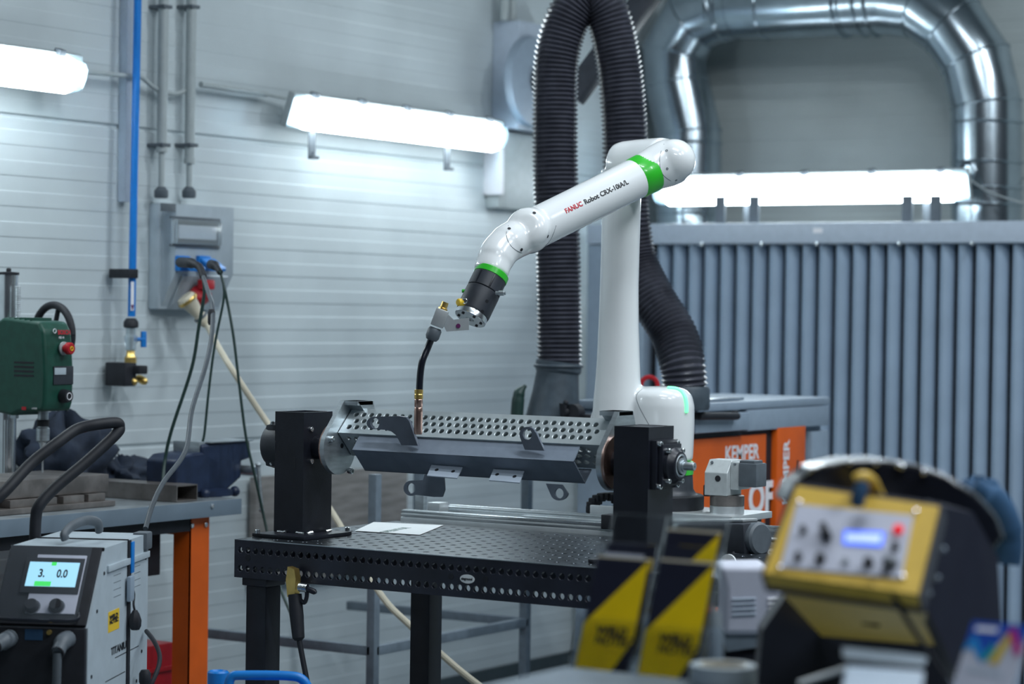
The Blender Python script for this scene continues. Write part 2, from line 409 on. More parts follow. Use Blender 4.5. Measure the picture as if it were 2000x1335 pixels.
# valve
t = thing('air_valve', wp(255, 752, .09), 'brass and clear ball valve with blue lever hanging below the blue pipe', 'valve')
def wl(px, py): q = wp(px, py, .09); return q
q = wl(256, 620); obj('coupling', MB().lathe(V((q.x, q.y, wl(256, 640).z)), (0, 0, 1), [(.022, 0), (.026, .004), (.026, .02), (.018, .032), (.014, .034)], 16), M['rubber'], t)
zt = wl(256, 640).z; zb = wl(256, 684).z
obj('valve_body', MB().lathe((q.x, q.y, zb), (0, 0, 1), [(.015, 0), (.019, .006), (.019, .02), (.023, .03), (.023, .048), (.017, .056), (.017, zt-zb)], 16), M['clear'], t)
obj('valve_core', MB().cyl((q.x, q.y, zb), (q.x, q.y, zt), .010, seg=12), M['bright'], t)
zc = wl(256, 708).z
obj('brass_nut', MB().lathe((q.x, q.y, zc), (0, 0, 1), [(.013, -.01), (.021, 0), (.021, .018), (.016, .024), (.014, zb-zc)], 8), M['brass'], t)
lv = wl(272, 662); obj('lever', MB().box(q.x+.015, q.x+.024, lv.y-.012, lv.y+.012, lv.z-.028, lv.z+.028, .003).cyl((q.x, q.y, lv.z), (q.x+.02, lv.y, lv.z), .007), M['bluepl'], t)
c = wl(247, 730); obj('manifold', MB().box(XW+.02, q.x+.022, c.y-.033, c.y+.028, c.z-.042, c.z+.040, .006).box(q.x, q.x+.05, c.y+.01, c.y+.055, c.z+.0, c.z+.03, .006), M['rubber'], t)
for px, py in ((252, 743), (272, 742)):
    c2 = wl(px, py); obj('brass_outlet', MB().lathe(c2+V((-.01, 0, .01)), (.9, .1, -.4), [(.010, 0), (.014, .012), (.014, .032), (.009, .042), (.006, .044)], 14), M['brass'], t)
# conduits
for px0, px1, pyb, lab in ((316, 313, 296, 'grey vertical conduit nearer the blue pipe above the socket box'), (369, 367, 318, 'grey vertical conduit on the right above the socket box')):
    a = wp(px0, -40, .05); b = wp(px1+3, pyb, .05); cbot = wp(px1+2, 380, .05)
    t = thing('wall_conduit', cbot, lab, 'conduit', 'grey wall conduits')
    obj('tube', MB().cyl((b.x, b.y, a.z), b, .0185, seg=16), M['pvc'], t)
    obj('collar', MB().lathe(b+V((0, 0, -.002)), (0, 0, 1), [(.021, 0), (.021, .02), (.0185, .021)], 16), M['pvc'], t)
    obj('lower_tube', MB().cyl(b, (b.x, b.y, cbot.z), .011, seg=14), M['cream'] if False else M['pvc'], t)
    obj('gland', MB().lathe((b.x, b.y, cbot.z-.012), (0, 0, 1), [(.022, 0), (.025, .006), (.025, .026), (.014, .04)], 14), M['greypl'], t)
    for pz in (18, 286):
        c = wp(px0, pz, .0); obj('wall_clip', MB().box(XW, b.x+.022, b.y-.023, b.y+.023, c.z-.006, c.z+.006, .002).box(XW, XW+.01, b.y+.02, b.y+.05, c.z-.008, c.z+.008, .002), M['greypl'], t)
# shallow cable trough behind
c = wp(246, 300, .02)
obj('cable_duct', MB().box(XW, XW+.035, c.y-.018, c.y+.018, wp(246, 395, 0).z, 4.95, .003), M['rail'], label='narrow grey cable duct running up the wall behind the blue pipe', cat='cable duct')
# horizontal lamp conduits
obj('lamp_cable_tube', MB().sweep(spline([wp(165, 140, .05), wp(250, 148, .05), wp(275, 150, .05), wp(303, 172, .04), wp(340, 183, .03), wp(368, 174, .04)], 6), .0085, 10), M['pvc'], label='thin grey tube running from the left strip lamp behind the blue pipe', cat='cable tube')
obj('lamp_cable_tube', MB().cyl(wp(392, 165, .04), wp(520, 184, .04), .011, seg=12).cyl(wp(520, 184, .04), wp(578, 196, .06), .006, seg=8), M['pvc'], label='thin grey tube with a bolted end leading to the middle strip lamp', cat='cable tube')
# socket box
bx0 = wp(293, 395, 0); bx1 = wp(428, 405, .0)
t = thing('power_socket_box', (XW, (bx0.y+bx1.y)/2, 1.60), 'grey wall socket box with clear breaker window, blue sockets and a red industrial plug', 'socket box')
ya, yb = 6.555, 6.90; zt = 1.972; zb = 1.595; xf = XW+.115
obj('rear_housing', MB().box(XW, XW+.05, ya, yb, zb, zt, .008), M['wgrey'], t)
mb = MB(); prof = [(XW+.05, zt), (xf, zt-.004), (xf, zb+.13), (XW+.05, zb+.01)]
mb.prism([(x, ya+.012, z) for x, z in prof], (0, 1, 0), yb-ya-.024); obj('front_cover', mb, M['wgrey'], t)
w0 = PL(334, 427, 0, xf); w1 = PL(424, 480, 0, xf)
obj('breaker_window', MB().box(xf, xf+.022, w0.y, w1.y, w1.z, w0.z, .005), M['clear'], t)
obj('breaker_row', MB().box(xf, xf+.006, w0.y+.03, w1.y-.02, w1.z+.02, w0.z-.02, .001), M['whttxt'], t)
obj('window_frame', MB().box(xf, xf+.008, w0.y-.008, w1.y+.008, w1.z-.01, w1.z, .001).box(xf, xf+.008, w0.y-.008, w1.y+.008, w0.z, w0.z+.01, .001), M['greypl'], t)
obj('clip_tab', MB().box(xf, xf+.004, PL(313, 400, 0, xf).y, PL(342, 400, 0, xf).y, PL(313, 412, 0, xf).z, PL(313, 396, 0, xf).z, .001), M['greypl'], t)
for px in (372, 413):
    s0 = PL(px-31, 520, 0, xf); s1 = PL(px+20, 520, 0, xf)
    mb = MB().box(xf, xf+.018, s0.y, s0.y+.065, PL(px, 530, 0, xf).z, PL(px, 500, 0, xf).z, .004)
    cc = V((xf+.02, s0.y+.045, PL(px, 505, 0, xf).z))
    mb.prism([cc+V((0, -.04, -.0)), cc+V((.05, -.04, -.03)), cc+V((.055, -.04, -.036)), cc+V((.05, -.04, -.046)), cc+V((0, -.04, -.012))], (0, 1, 0), .075)
    obj('blue_socket', mb, M['bluepl'], t)
rs = PL(395, 565, 0, xf+.01)
obj('socket_slope', MB().prism([(XW+.05, ya+.05, zb+.005), (xf, ya+.05, zb+.125), (xf, ya+.30, zb+.125), (XW+.05, ya+.30, zb+.005)], (.7, 0, -.7), .006), M['wgrey'], t)
obj('red_socket', MB().lathe(PL(388, 575, 0, xf-.005), (.75, .1, -.65), [(.034, -.02), (.036, 0), (.036, .03), (.028, .034)], 18).box(rs.x, rs.x+.035, rs.y-.03, rs.y+.03, rs.z+.0, rs.z+.035, .006), M['red'], t)
# big plug + cream cable
t = thing('industrial_plug', PL(408, 645, 0, xf+.08), 'cream-yellow round industrial plug hanging from the red socket on the wall box', 'plug')
pa = PL(364, 583, 0, xf+.02); pb = PL(404, 634, 0, xf+.06)
ax = (pb-pa); Lp = ax.length
obj('plug_body', MB().lathe(pa, ax, [(.030, -.01), (.036, 0), (.036, .014), (.030, .02), (.022, Lp*.45), (.019, Lp*.62), (.024, Lp*.70), (.024, Lp*.85), (.016, Lp)], 20), M['cream'], t)
obj('plug_ring', MB().lathe(pa, ax, [(.037, .001), (.0385, .004), (.0385, .010), (.037, .013)], 20), M['brass'], t)
obj('rear_ring', MB().lathe(pa, ax, [(.0245, Lp*.66), (.026, Lp*.68), (.026, Lp*.72), (.0245, Lp*.74)], 20), M['greypl'], t)
pts = [pb, P(440, 700, 8.1), P(520, 822, 8.1), P(590, 915, 8.0), P(655, 1010, 7.9), P(740, 1155, 7.7), P(800, 1220, 7.6), P(900, 1310, 7.5), P(980, 1370, 7.4)]
obj('cream_power_cable', MB().sweep(spline(pts, 8), .0105, 10), M['cream'], label='thick cream power cable running from the industrial plug down under the black table', cat='cable')
# plug cables
def cab(name, pts, r, m, label, cat='cable', group=None, n=8):
    return obj(name, MB().sweep(spline(pts, n), r, 10), m, label=label, cat=cat, group=group)
t = thing('cable_plug', PL(365, 520, 0, xf+.05), 'black right-angle plug in the left blue wall socket', 'plug')
obj('plug_body', MB().sweep(spline([P(352, 512, 7.95), P(375, 514, 7.85), P(390, 522, 7.82), P(397, 540, 7.8)], 5), [.017]*6+[.012]*10, 12), M['rubber'], t)
t2 = thing('cable_plug', PL(425, 525, 0, xf+.05), 'black plug in the right blue wall socket', 'plug')
obj('plug_body', MB().sweep(spline([P(412, 516, 8.0), P(422, 520, 7.95), P(430, 532, 7.92)], 5), [.016]*5+[.010]*6, 12), M['rubber'], t2)
cab('extension_cable', [P(395, 535, 7.8), P(399, 570, 7.8), P(388, 640, 7.8), P(374, 720, 7.8), P(335, 840, 7.8), P(322, 900, 7.8), P(318, 945, 7.75)], .0058, M['cable'], 'dark green cable hanging from the left blue socket down to the steel tube')
cab('extension_cable', [P(397, 540, 7.78), P(408, 575, 7.7), P(415, 600, 7.6), P(413, 660, 7.5), P(400, 720, 7.4), P(375, 800, 7.2), P(362, 880, 7.0), P(320, 940, 6.8), P(298, 985, 6.7), P(284, 1032, 6.6)], .0072, M['cabgrey'], 'thicker grey cable from the left blue socket down to the power source')
t = thing('inline_connector', P(414, 612, 7.55), 'small black strain-relief sleeve on the thicker grey cable', 'connector'); obj('sleeve', MB().lathe(P(413, 622, 7.58), (0, 0, 1), [(.009, -.02), (.012, -.012), (.012, .02), (.008, .03)], 12), M['rubber'], t)
cab('extension_cable', [P(430, 530, 7.92), P(437, 560, 7.9), P(436, 590, 7.9), P(420, 670, 7.9), P(408, 760, 7.9), P(400, 840, 7.9), P(396, 862, 7.9)], .0042, M['cable'], 'thin dark cable from the right blue socket dropping behind the bench vise')
cab('extension_cable', [P(430, 530, 7.9), P(440, 570, 8.0), P(455, 650, 8.0), P(466, 740, 8.0), P(480, 850, 8.0), P(498, 930, 8.0), P(520, 1030, 8.0), P(545, 1140, 7.9), P(575, 1220, 7.8), P(600, 1340, 7.7)], .0048, M['cable'], 'dark cable from the right blue socket hanging past the black positioner column')

# grey wall boxes near the hose
a = PL(962, 42, 0, XW); b = PL(958, 252, 0, XW)
t = thing('fan_starter_box', (XW, 8.95, b.z), 'tall blue-grey wall cabinet behind the ribbed hose near the ceiling', 'wall cabinet')
y1_ = PL(1050, 60, 0, XW).y
obj('cabinet_body', MB().box(XW, XW+.14, a.y, y1_, b.z, a.z, .01), M['rail'], t)
obj('round_cover', MB().lathe((XW+.14, PL(1034, 160, 0, XW+.14).y, PL(1034, 160, 0, XW+.14).z), (1, 0, 0), [(.20, 0), (.19, .03), (.10, .05), (.07, .05), (.06, .02), (0, .02)], 28), M['greyc'], t)
obj('hub', MB().lathe((XW+.15, PL(1030, 155, 0, XW+.14).y, PL(1034, 155, 0, XW+.14).z), (1, 0, 0), [(.075, 0), (.075, .04), (0, .04)], 20), M['dkplastic'], t)
for i, px in enumerate((985, 1000)):
    q0 = PL(px, 40, 0, XW+.07); obj('wall_conduit', MB().cyl(q0, (q0.x, q0.y, 4.9), .02, seg=12), M['pvc'], label=['short grey conduit at the left corner above the tall wall cabinet', 'short grey conduit right of its twin above the tall wall cabinet'][i], cat='conduit')
a = PL(948, 255, 0, XW); b = PL(950, 408, 0, XW); y1_ = PL(1060, 380, 0, XW).y
t = thing('junction_box', (XW, 9.0, b.z), 'pale grey flat box on the wall below the cabinet, behind the ribbed hose', 'junction box')
obj('box_body', MB().box(XW, XW+.07, a.y, y1_, b.z, a.z, .02), M['pvc'], t)
obj('edge_profile', MB().box(XW, XW+.09, a.y-.012, a.y+.016, b.z+.06, a.z, .004), M['whttxt'], t)
obj('corner_trim', MB().box(XW+.002, XW+.05, YW-.05, YW-.002, 0, 5), M['wallb'], label='light corner profile where the two panel walls meet', kind='structure')

# ================================================================== BACK: DUCTS, SCREEN, FILTER
def bp(px, py, y=10.08): return PL(px, py, 1, y)
t = thing('ventilation_duct', bp(1600, 440), 'large silver galvanised ventilation duct arching over the slatted screen', 'duct')
R = .155
lft = [bp(1345, 470), bp(1345, 300), bp(1335, 190), bp(1322, 120), bp(1345, 55), bp(1400, 22), bp(1480, 14)]
def gore(path, r, step):
    mb = MB()
    for i in range(len(path)-1):
        a, b = path[i], path[i+1]; d = (b-a).normalized()
        mb.sweep([a, b], r, 40, cap=False)
    return mb
def ringseam(mb, p, d, r): return mb.torus(p, d, r, .006, 40, 8)
def ductrun(pts, name, r=R, seams=True, ext=.0):
    # mitred segmented duct: shared ring at every joint
    pts = [V(p) for p in pts]; n = len(pts); vs = []; seg = 44
    u = perp((pts[1]-pts[0]).normalized())[0]
    for i in range(n):
        d0 = (pts[i]-pts[i-1]).normalized() if i else (pts[1]-pts[0]).normalized()
        d1 = (pts[i+1]-pts[i]).normalized() if i < n-1 else d0
        mn = (d0+d1).normalized(); u = (u-d0*u.dot(d0)).normalized(); w_ = d0.cross(u)
        for k in range(seg):
            a = 2*math.pi*k/seg; off_ = u*(math.cos(a)*r)+w_*(math.sin(a)*r); s_ = -off_.dot(mn)/d0.dot(mn)
            vs.append(pts[i]+off_+d0*s_)
        u2 = u-d1*u.dot(d1); u = u2.normalized()
    fs = [(i*seg+k, i*seg+(k+1) % seg, (i+1)*seg+(k+1) % seg, (i+1)*seg+k) for i in range(n-1) for k in range(seg)]
    mb = MB().add(vs, fs)
    o = obj(name, mb, M['duct'], t, smooth=.35)
    for i in range(1, n-1):
        ring = vs[i*seg:(i+1)*seg]; c = pts[i]; ring = [c+(v-c)*1.006 for v in ring]+[c+(ring[0]-c)*1.006]
        obj('seam_ring', MB().sweep(ring, .005, 6), M['duct'], t)
    return o
vL = [bp(1345, 640), bp(1345, 262), bp(1322, 165), bp(1318, 100), bp(1352, 40), bp(1410, 18), bp(1440, 14)]
ductrun(vL, 'left_elbow')
ductrun([bp(1440, 14), bp(1500, 12), bp(1660, 5), bp(1740, 2)], 'straight_run', R*.985)
vR = [bp(1740, 2), bp(1800, 8), bp(1862, 52), bp(1906, 118), bp(1926, 205), bp(1928, 640)]
ductrun(vR, 'right_elbow')
for px, py, ax, n_ in ((1405, 14, 'x', 1), (1420, 14, 'x', 1), (1650, 5, 'x', 1), (1690, 3, 'x', 1), (1712, 3, 'x', 1)):
    mb = MB().torus(bp(px, py), (1, 0, 0), R*1.0, .008, 40, 8); obj('joint_collar', mb, M['duct'], t)
for px, py in ((1928, 240), (1928, 318), (1928, 368), (1928, 400), (1345, 280), (1345, 400), (1345, 418)):
    obj('joint_collar', MB().torus(bp(px, py), (0, 0, 1), R, .007, 40, 8), M['duct'], t)
# second, inner elbow of the left duct
# small inspection port on the right duct
q = bp(1888, 338, 9.93)
obj('inspection_port', MB().torus(q, (0, -1, 0), .042, .009, 24, 8), M['duct'], t)
obj('port_hole', MB().lathe(q+V((0, .01, 0)), (0, -1, 0), [(.040, 0), (.040, .006), (0, .006)], 20), M['rubber'], t)
cab('thin_wire', [bp(1888, 345, 9.9), bp(1920, 368, 9.88), bp(1960, 385, 9.87), bp(2030, 405, 9.87)], .004, M['pvc'], 'thin grey wire hanging off the right silver duct', 'wire')
# duct support strip brackets below the lamp
for i, (px, w_) in enumerate(((1410, 26), (1476, 22), (1775, 26), (1830, 24))):
    q = PL(px, 405, 1, 9.62)
    mb = MB().box(q.x-.024, q.x+.024, 9.60, 9.612, 2.005, q.z+.05, .002)
    b_ = obj('support_bracket', mb, M['greypl'], label=['short steel bracket leftmost under the right strip lamp', 'short steel bracket second from left under the right strip lamp', 'bolted steel bracket under the right part of the strip lamp', 'short steel bracket rightmost under the strip lamp beside the duct'][i], cat='bracket', group='brackets on the screen rail')
# slatted screen
ys = 9.5
t = thing('slatted_screen', (-4.2, ys, 0), 'tall blue-grey screen of vertical slats with a pale top rail', 'screen')
xl_ = PL(1152, 500, 1, ys).x; xr_ = -2.3; zt = 2.008; zr = 1.918
obj('top_rail', MB().box(xl_, xr_, ys-.03, ys+.06, zr, zt, .006), M['rail'], t)
obj('end_post', MB().box(xl_, xl_+.30, ys-.02, ys+.06, 0, zr-.001, .004), M['greyc'], t)
x0 = xl_+.33; pitch = .0795; k = 0; mb = MB()
while x0+pitch*k < xr_:
    xc = x0+pitch*k+pitch/2; vs = []; seg = 8
    for z in (.02, zr-.002):
        for j in range(seg+1):
            a = math.pi*j/seg; vs.append((xc-math.cos(a)*pitch*.39, ys+.045-math.sin(a)*.05, z))
    mb.add(vs, [(j, j+1, seg+2+j, seg+1+j) for j in range(seg)])
    k += 1
obj('slat_panel', mb, M['slat'], t, fixn=False)
obj('rear_sheet', MB().box(xl_+.3, xr_, ys+.055, ys+.06, .02, zr-.002), M['rubber'], t)
q = PL(1597, 450, 1, ys-.032); obj('rail_sticker', MB().box(q.x-.022, q.x+.022, ys-.032, ys-.030, q.z-.011, q.z+.011), M['whttxt'], t)
for px in (1372, 1489, 1597, 1758, 1900):
    q = PL(px, 470, 1, ys-.035); obj('slat_clip', MB().box(q.x-.006, q.x+.006, ys-.045, ys-.031, zr-.012, zr+.006, .002), M['bright'], t)
# filter unit
XK = -3.9; XKL = PL(1128, 790, 1, 7.26).x
def kp(px, py, d=0): return PL(px, py, 0, XK+d)
t = thing('fume_filter_unit', (-4.4, 7.8, 0), 'blue-grey fume filter cabinet with orange side panels behind the robot base', 'filter unit')
obj('cabinet_body', MB().box(XKL, XK-.02, 7.262, 8.365, .05, 1.27, .012), M['greyc'], t)
obj('top_lid', MB().box(XKL-.02, XK+.01, 7.25, 8.38, 1.27, 1.30, .008), M['greyc'], t)
obj('header_panel', MB().box(XK-.02, XK+.012, kp(1455, 800).y, 8.365, kp(1500, 838).z, 1.268, .004), M['greyc'], t)
obj('control_drawer', MB().box(XK-.02, XK+.03, 7.262, kp(1450, 800).y, kp(1400, 842).z, 1.262, .006), M['greyc'], t)
h0, h1 = kp(1364, 812, .05), kp(1440, 812, .05)
obj('drawer_handle', MB().cyl(h0, h1, .013, seg=12).box(XK+.03, h0.x, h0.y-.01, h0.y+.01, h0.z-.012, h0.z+.012, .003).box(XK+.03, h1.x, h1.y-.01, h1.y+.01, h0.z-.012, h0.z+.012, .003), M['rubber'], t)
zo = kp(1400, 848).z
obj('recess', MB().box(XK-.021, XK-.012, 7.27, kp(1578, 900).y, .06, zo+.005), M['rubber'], t)
obj('orange_door', MB().box(XK-.018, XK-.004, 7.27, kp(1498, 900).y, .30, zo-.012, .003), M['orange'], t)
obj('orange_strip', MB().box(XK-.018, XK+.012, kp(1512, 900).y, kp(1567, 900).y, .20, kp(1530, 832).z, .003), M['orange'], t)
obj('corner_post', MB().box(XK-.02, XK+.012, kp(1580, 900).y, 8.365, .05, kp(1590, 842).z, .004), M['greyc'], t)
def side_text(s, px, py, h, m, d=-.003, rot=False, sp=1, bold=.0):
    p = kp(px, py, d); M4 = frame(p, (0, 0, 1), (0, -1, 0)) if rot else frame(p, (0, 1, 0), (0, 0, 1)); return text(s, h, M4, m, t, bold=bold, sp=sp)
side_text('KEMPER', 1416, 888, .074, M['whttxt'], bold=.002)
side_text('OF', 1462, 978, .155, M['whttxt'], bold=.006)
side_text('KEMPER', 1535, 985, .066, M['whttxt'], d=.0135, rot=True, bold=.002)
side_text('FUME FILTER', 1552, 960, .03, M['blktxt'], d=.0135, rot=True) if False else None
obj('print_stripe', MB().box(XK+.0122, XK+.0128, kp(1550, 930).y, kp(1553, 930).y, kp(1550, 945).z, kp(1550, 898).z), M['blktxt'], t)
# tray / dark lip on the lid, red ring
obj('hose_tray', MB().box(-4.25, XK-.02, 7.40, 7.72, 1.302, 1.312, .003), M['bright'], label='flat shiny metal tray lying on the filter unit lid', cat='tray')
obj('red_ring', MB().torus(P(1268, 752, 8.7), (.5, -.8, .1), .03, .009, 20, 8), M['red'], label='small red ring behind the robot tower on the filter unit', cat='ring')

# ribbed suction hose
dH = 8.35
hp = [P(1092, 712, dH), P(1092, 640, dH), P(1090, 500, dH), P(1085, 350, dH), P(1084, 220, dH), P(1088, 110, dH), P(1112, 30, dH), P(1150, -8, dH), P(1184, 22, dH), P(1206, 110, dH), P(1218, 220, dH), P(1222, 320, dH), P(1226, 420, dH), P(1240, 510, dH), P(1275, 585, dH-.05), P(1315, 650, dH-.1), P(1333, 712, dH-.15), P(1337, 765, dH-.15)]
sp_ = spline(hp, 60)
# even resample
L = [0]
for i in range(1, len(sp_)): L.append(L[-1]+(sp_[i]-sp_[i-1]).length)
N_ = int(L[-1]/.0040); res = []; j = 0
for i in range(N_+1):
    s_ = L[-1]*i/N_
    while j < len(L)-2 and L[j+1] < s_: j += 1
    res.append(sp_[j].lerp(sp_[j+1], (s_-L[j])/max(L[j+1]-L[j], 1e-9)))
t = thing('suction_hose', hp[0], 'thick black ribbed suction hose looping up to the ceiling and down to the filter unit', 'hose')
rr = [.0755+.0048*math.cos(2*math.pi*i/4) for i in range(len(res))]
obj('ribbed_tube', MB().sweep(res, rr, 28), M['hose'], t, smooth=1.2)
obj('end_sleeve', MB().lathe(hp[-1]+V((0, 0, -.06)), (0, 0, 1), [(.082, 0), (.086, .01), (.086, .07), (.080, .08)], 28), M['hosew'], t)
t = thing('suction_hood', P(1085, 820, dH), 'dark flared suction hood at the lower left end of the ribbed hose', 'suction hood')
ht = [P(1092, 706, dH), P(1090, 722, dH), P(1089, 728, dH), P(1085, 770, dH), P(1078, 830, dH), P(1076, 850, dH)]
obj('hood_body', MB().sweep(ht, [.080, .081, .074, .082, .098, .104], 28), M['hosew'], t)
obj('collar', MB().torus(P(1091, 714, dH), (0, 0, 1), .081, .006, 28, 8), M['hosew'], t)
obj('hinge_arm', MB().sweep([P(1102, 788, dH-.12), P(1100, 805, dH-.12), P(1125, 800, dH-.1)], .018, 12).ball(P(1105, 786, dH-.13), .010, 12), M['rubber'], t)
q = P(1128, 805, dH-.1); obj('arm_joint', MB().lathe(q, (0, -1, 0), [(.03, 0), (.03, .04), (0, .04)], 16).box(q.x, q.x+.06, q.y-.02, q.y+.02, q.z-.03, q.z-.005, .004), M['rubber'], t)
a = P(1290, -40, 9.3); b = P(1118, 190, 9.3)
obj('suction_arm_support', MB(frame(a, b-a, (0, 1, 0))).box(0, (b-a).length, -.03, .03, -.045, .045, .006), M['dkplastic'], label='dark diagonal support arm behind the hose loop near the top', cat='support arm')
q = P(1007, 810, 8.3)
obj('welding_screen_hook', MB().sweep(spline([P(1008, 830, 8.3), P(1012, 780, 8.3), P(1016, 765, 8.3), P(1027, 752, 8.3)], 6), [.022]*7+[.020]*5+[.018, .016, .013, .010, .008, .007, .006], 12), M['cable'], label='short dark green nozzle sticking up behind the perforated beam', cat='nozzle')

# ================================================================== RACK behind/below
rt = thing('steel_rack', P(728, 1335, 8.0), 'dim grey steel tube rack standing behind the black table', 'rack')
zr0 = P(728, 1270, 8.0).z
f_ = P(728, 1270, 8.0); lft_ = PL(548, 1237, 2, zr0); rgt_ = PL(1014, 1213, 2, zr0); s = .032
Lx = f_.x-lft_.x+.3; Ly = rgt_.y-f_.y
zt_ = P(728, 925, 8.0).z
def post(x, y): return obj('post', MB().box(x-s/2, x+s/2, y-s/2, y+s/2, 0, zt_, .003), M['rack'], rt)
for x, y in ((f_.x, f_.y), (f_.x-Lx, f_.y), (f_.x, f_.y+Ly), (f_.x-Lx*.6, f_.y+Ly)): post(x, y)
def rail_(a, b):
    a = V(a); b = V(b); return obj('cross_rail', MB(frame(a, b-a, (0, 0, 1))).box(0, (b-a).length, -s/2, s/2, -s/2, s/2, .003), M['rack'], rt)
rail_((f_.x-Lx, f_.y, zr0), (f_.x, f_.y, zr0)); rail_((f_.x, f_.y, zr0), (f_.x, f_.y+Ly, zr0)); rail_((f_.x-Lx, f_.y+Ly, zr0), (f_.x, f_.y+Ly, zr0))
rail_((f_.x-Lx, f_.y, zt_-.02), (f_.x, f_.y, zt_-.02)) if False else None
rail_((f_.x, f_.y, .12), (f_.x, f_.y+Ly, .12))
q = PL(1018, 950, 0, f_.x)
q0, q1 = PL(500, 932, 0, XW+.05), PL(795, 1040, 0, XW+.05)
obj('weathered_board', MB().box(XW+.02, XW+.05, q0.y, q1.y, .56, q0.z, .003), M['board'], label='weathered brown-grey board leaning on the wall behind the black column', cat='board')

# ================================================================== WORKBENCH LEFT
XB = -5.0; yb1 = PL(470, 971, 0, XB).y
t = thing('workbench', (-5.35, 5.3, 0), 'grey steel workbench with orange legs along the left wall', 'workbench')
zt = .980; zb = .929
obj('benchtop', MB().box(XW+.03, XB, 3.9, yb1, zb, zt, .004), M['benchtop'], t)
obj('edge_band', MB().box(XB-.001, XB+.004, 3.9, yb1+.001, zb-.001, zt-.001, .001), M['bench'], t)
def bleg(y0, y1):
    x1 = XB-.03
    mb = MB().box(x1-.004, x1, y0, y1, 0, zb).box(x1-.07, x1, y0, y0+.004, 0, zb)
    return obj('leg', mb, M['orange'], t)
y0 = PL(371, 1100, 0, XB-.03).y; y1 = PL(404, 1100, 0, XB-.03).y
bleg(y0, y1+.01); bleg(4.28, 4.36)
mb = MB().box(XW+.05, XW+.12, y0, y1, 0, zb); obj('leg', mb, M['orange'], t)
obj('end_beam', MB().box(XW+.05, XB-.031, y0+.004, y0+.03, zb-.06, zb), M['orange'], t)
obj('apron', MB().box(XB-.05, XB-.03, 3.9, y0, zb-.045, zb, .002), M['rubber'], t)
for px, py in ((374, 1026), (401, 1024)):
    screwhead('bolt', PL(px, py, 0, XB-.03), (1, 0, 0), .008, .006, M['bright'], t)
screwhead('bolt', PL(414, 988, 0, XB+.004), (1, 0, 0), .007, .005, M['bright'], t)
q0 = PL(268, 1035, 0, XB-.12); q1 = PL(313, 1122, 0, XB-.12)
obj('bench_drawer_box', MB().box(XB-.4, XB-.12, q0.y, q1.y, q1.z, zb-.003, .004), M['rubber'], label='black box hanging under the bench top behind the welding power source', cat='box')
q0 = PL(283, 1262, 0, XB-.2); q1 = PL(345, 1262, 0, XB-.2)
obj('red_crate', MB().box(XB-.55, XB-.2, q0.y-.1, q1.y-.01, .05, q0.z, .01).box(XB-.56, XB-.19, q0.y-.11, q1.y, q0.z-.09, q0.z-.075, .003), M['red'], label='red plastic crate standing below the bench behind the orange leg', cat='crate')

# drill press
XD = -5.22
def dp(px, py, d=0): return PL(px, py, 0, XD+d)
t = thing('drill_press', (-5.4, dp(50, 900).y, .98), 'dark green bench drill press with black hand wheel standing on the workbench', 'drill press')
ya = dp(88, 700).y; 
# head: front face on +X side from px 88..143, left side face towards -Y
yr = dp(144, 700).y; ztop = dp(88, 628).z; zbot = dp(88, 806).z
xl2 = XD-.21
prof = [(xl2+.0, zbot-.004), (xl2+.07, zbot-.014), (xl2+.10, zbot), (XD-.01, zbot+.004), (XD, zbot+.03), (XD+.003, zbot+.12), (XD-.008, ztop-.03), (XD-.03, ztop), (xl2+.03, ztop+.012), (xl2, ztop-.005)]
mb = MB(); bm_ = MB(); bm_.prism([(x, ya, z) for x, z in prof], (0, 1, 0), yr-ya)
hd = obj('motor_head', bm_, M['gbosch'], t, smooth=.5)
md = hd.modifiers.new('bevel', 'BEVEL'); md.width = .010; md.segments = 3; md.limit_method = 'ANGLE'; md.angle_limit = .5
for i in range(6):
    x = xl2+.05+i*.022
    obj('vent_fin', MB().box(x, x+.006, ya+.005, yr-.03, ztop-.012, ztop+.012, .002), M['gbosch'], t) if i < 5 else None
for i in range(4):
    z = PL(60, 708+i*8.5, 1, ya).z
    a = PL(28, 700, 1, ya).x; b = PL(66, 700, 1, ya).x
    obj('vent_slot', MB().box(a, b, ya-.001, ya+.002, z-.0028, z+.0028), M['rubber'], t)
q = hitp = dp(126, 650, .003)
text('BOSCH', .019, frame(dp(113, 649, .004), (0, 1, 0), (-.12, 0, 1)), M['redtxt'], t, bold=.0006, fit=dp(137, 650).y-dp(113, 650).y)
obj('round_logo', MB().torus(dp(107, 646, .001), (1, 0, 0), .0065, .0012, 18, 6), M['whttxt'], t)
text('PBD 40', .010, frame(dp(115, 659, .0045), (0, 1, 0), (-.05, 0, 1)), M['whttxt'], t, fit=dp(125, 650).y-dp(115, 650).y)
c = dp(124, 680, .004)
obj('emergency_ring', MB().lathe(c, (1, 0, 0), [(.021, 0), (.021, .004), (.017, .005)], 20), M['pvc'], t)
obj('emergency_button', MB().lathe(c, (1, 0, 0), [(.012, 0), (.012, .014), (.019, .018), (.019, .030), (.016, .034), (0, .034)], 20), M['red'], t)
obj('button_mark', MB().torus(c+V((.0345, 0, 0)), (1, 0, 0), .006, .002, 12, 6), M['stick'], t)
a, b = dp(104, 715, .003), dp(142, 750, .003)
obj('display_recess', MB().box(XD-.01, XD+.006, a.y, b.y, b.z, a.z, .002), M['dkplastic'], t)
a, b = dp(106, 718, .006), dp(128, 731, .006)
obj('display_screen', MB().box(XD+.005, XD+.0085, a.y, b.y, b.z, a.z, .0005), M['wgrey'], t)
c = dp(123, 773, .003)
obj('speed_knob', MB().lathe(c, (1, 0, 0), [(.022, 0), (.020, .016), (.018, .026), (.012, .027), (.011, .024), (0, .024)], 22), M['rubber'], t)
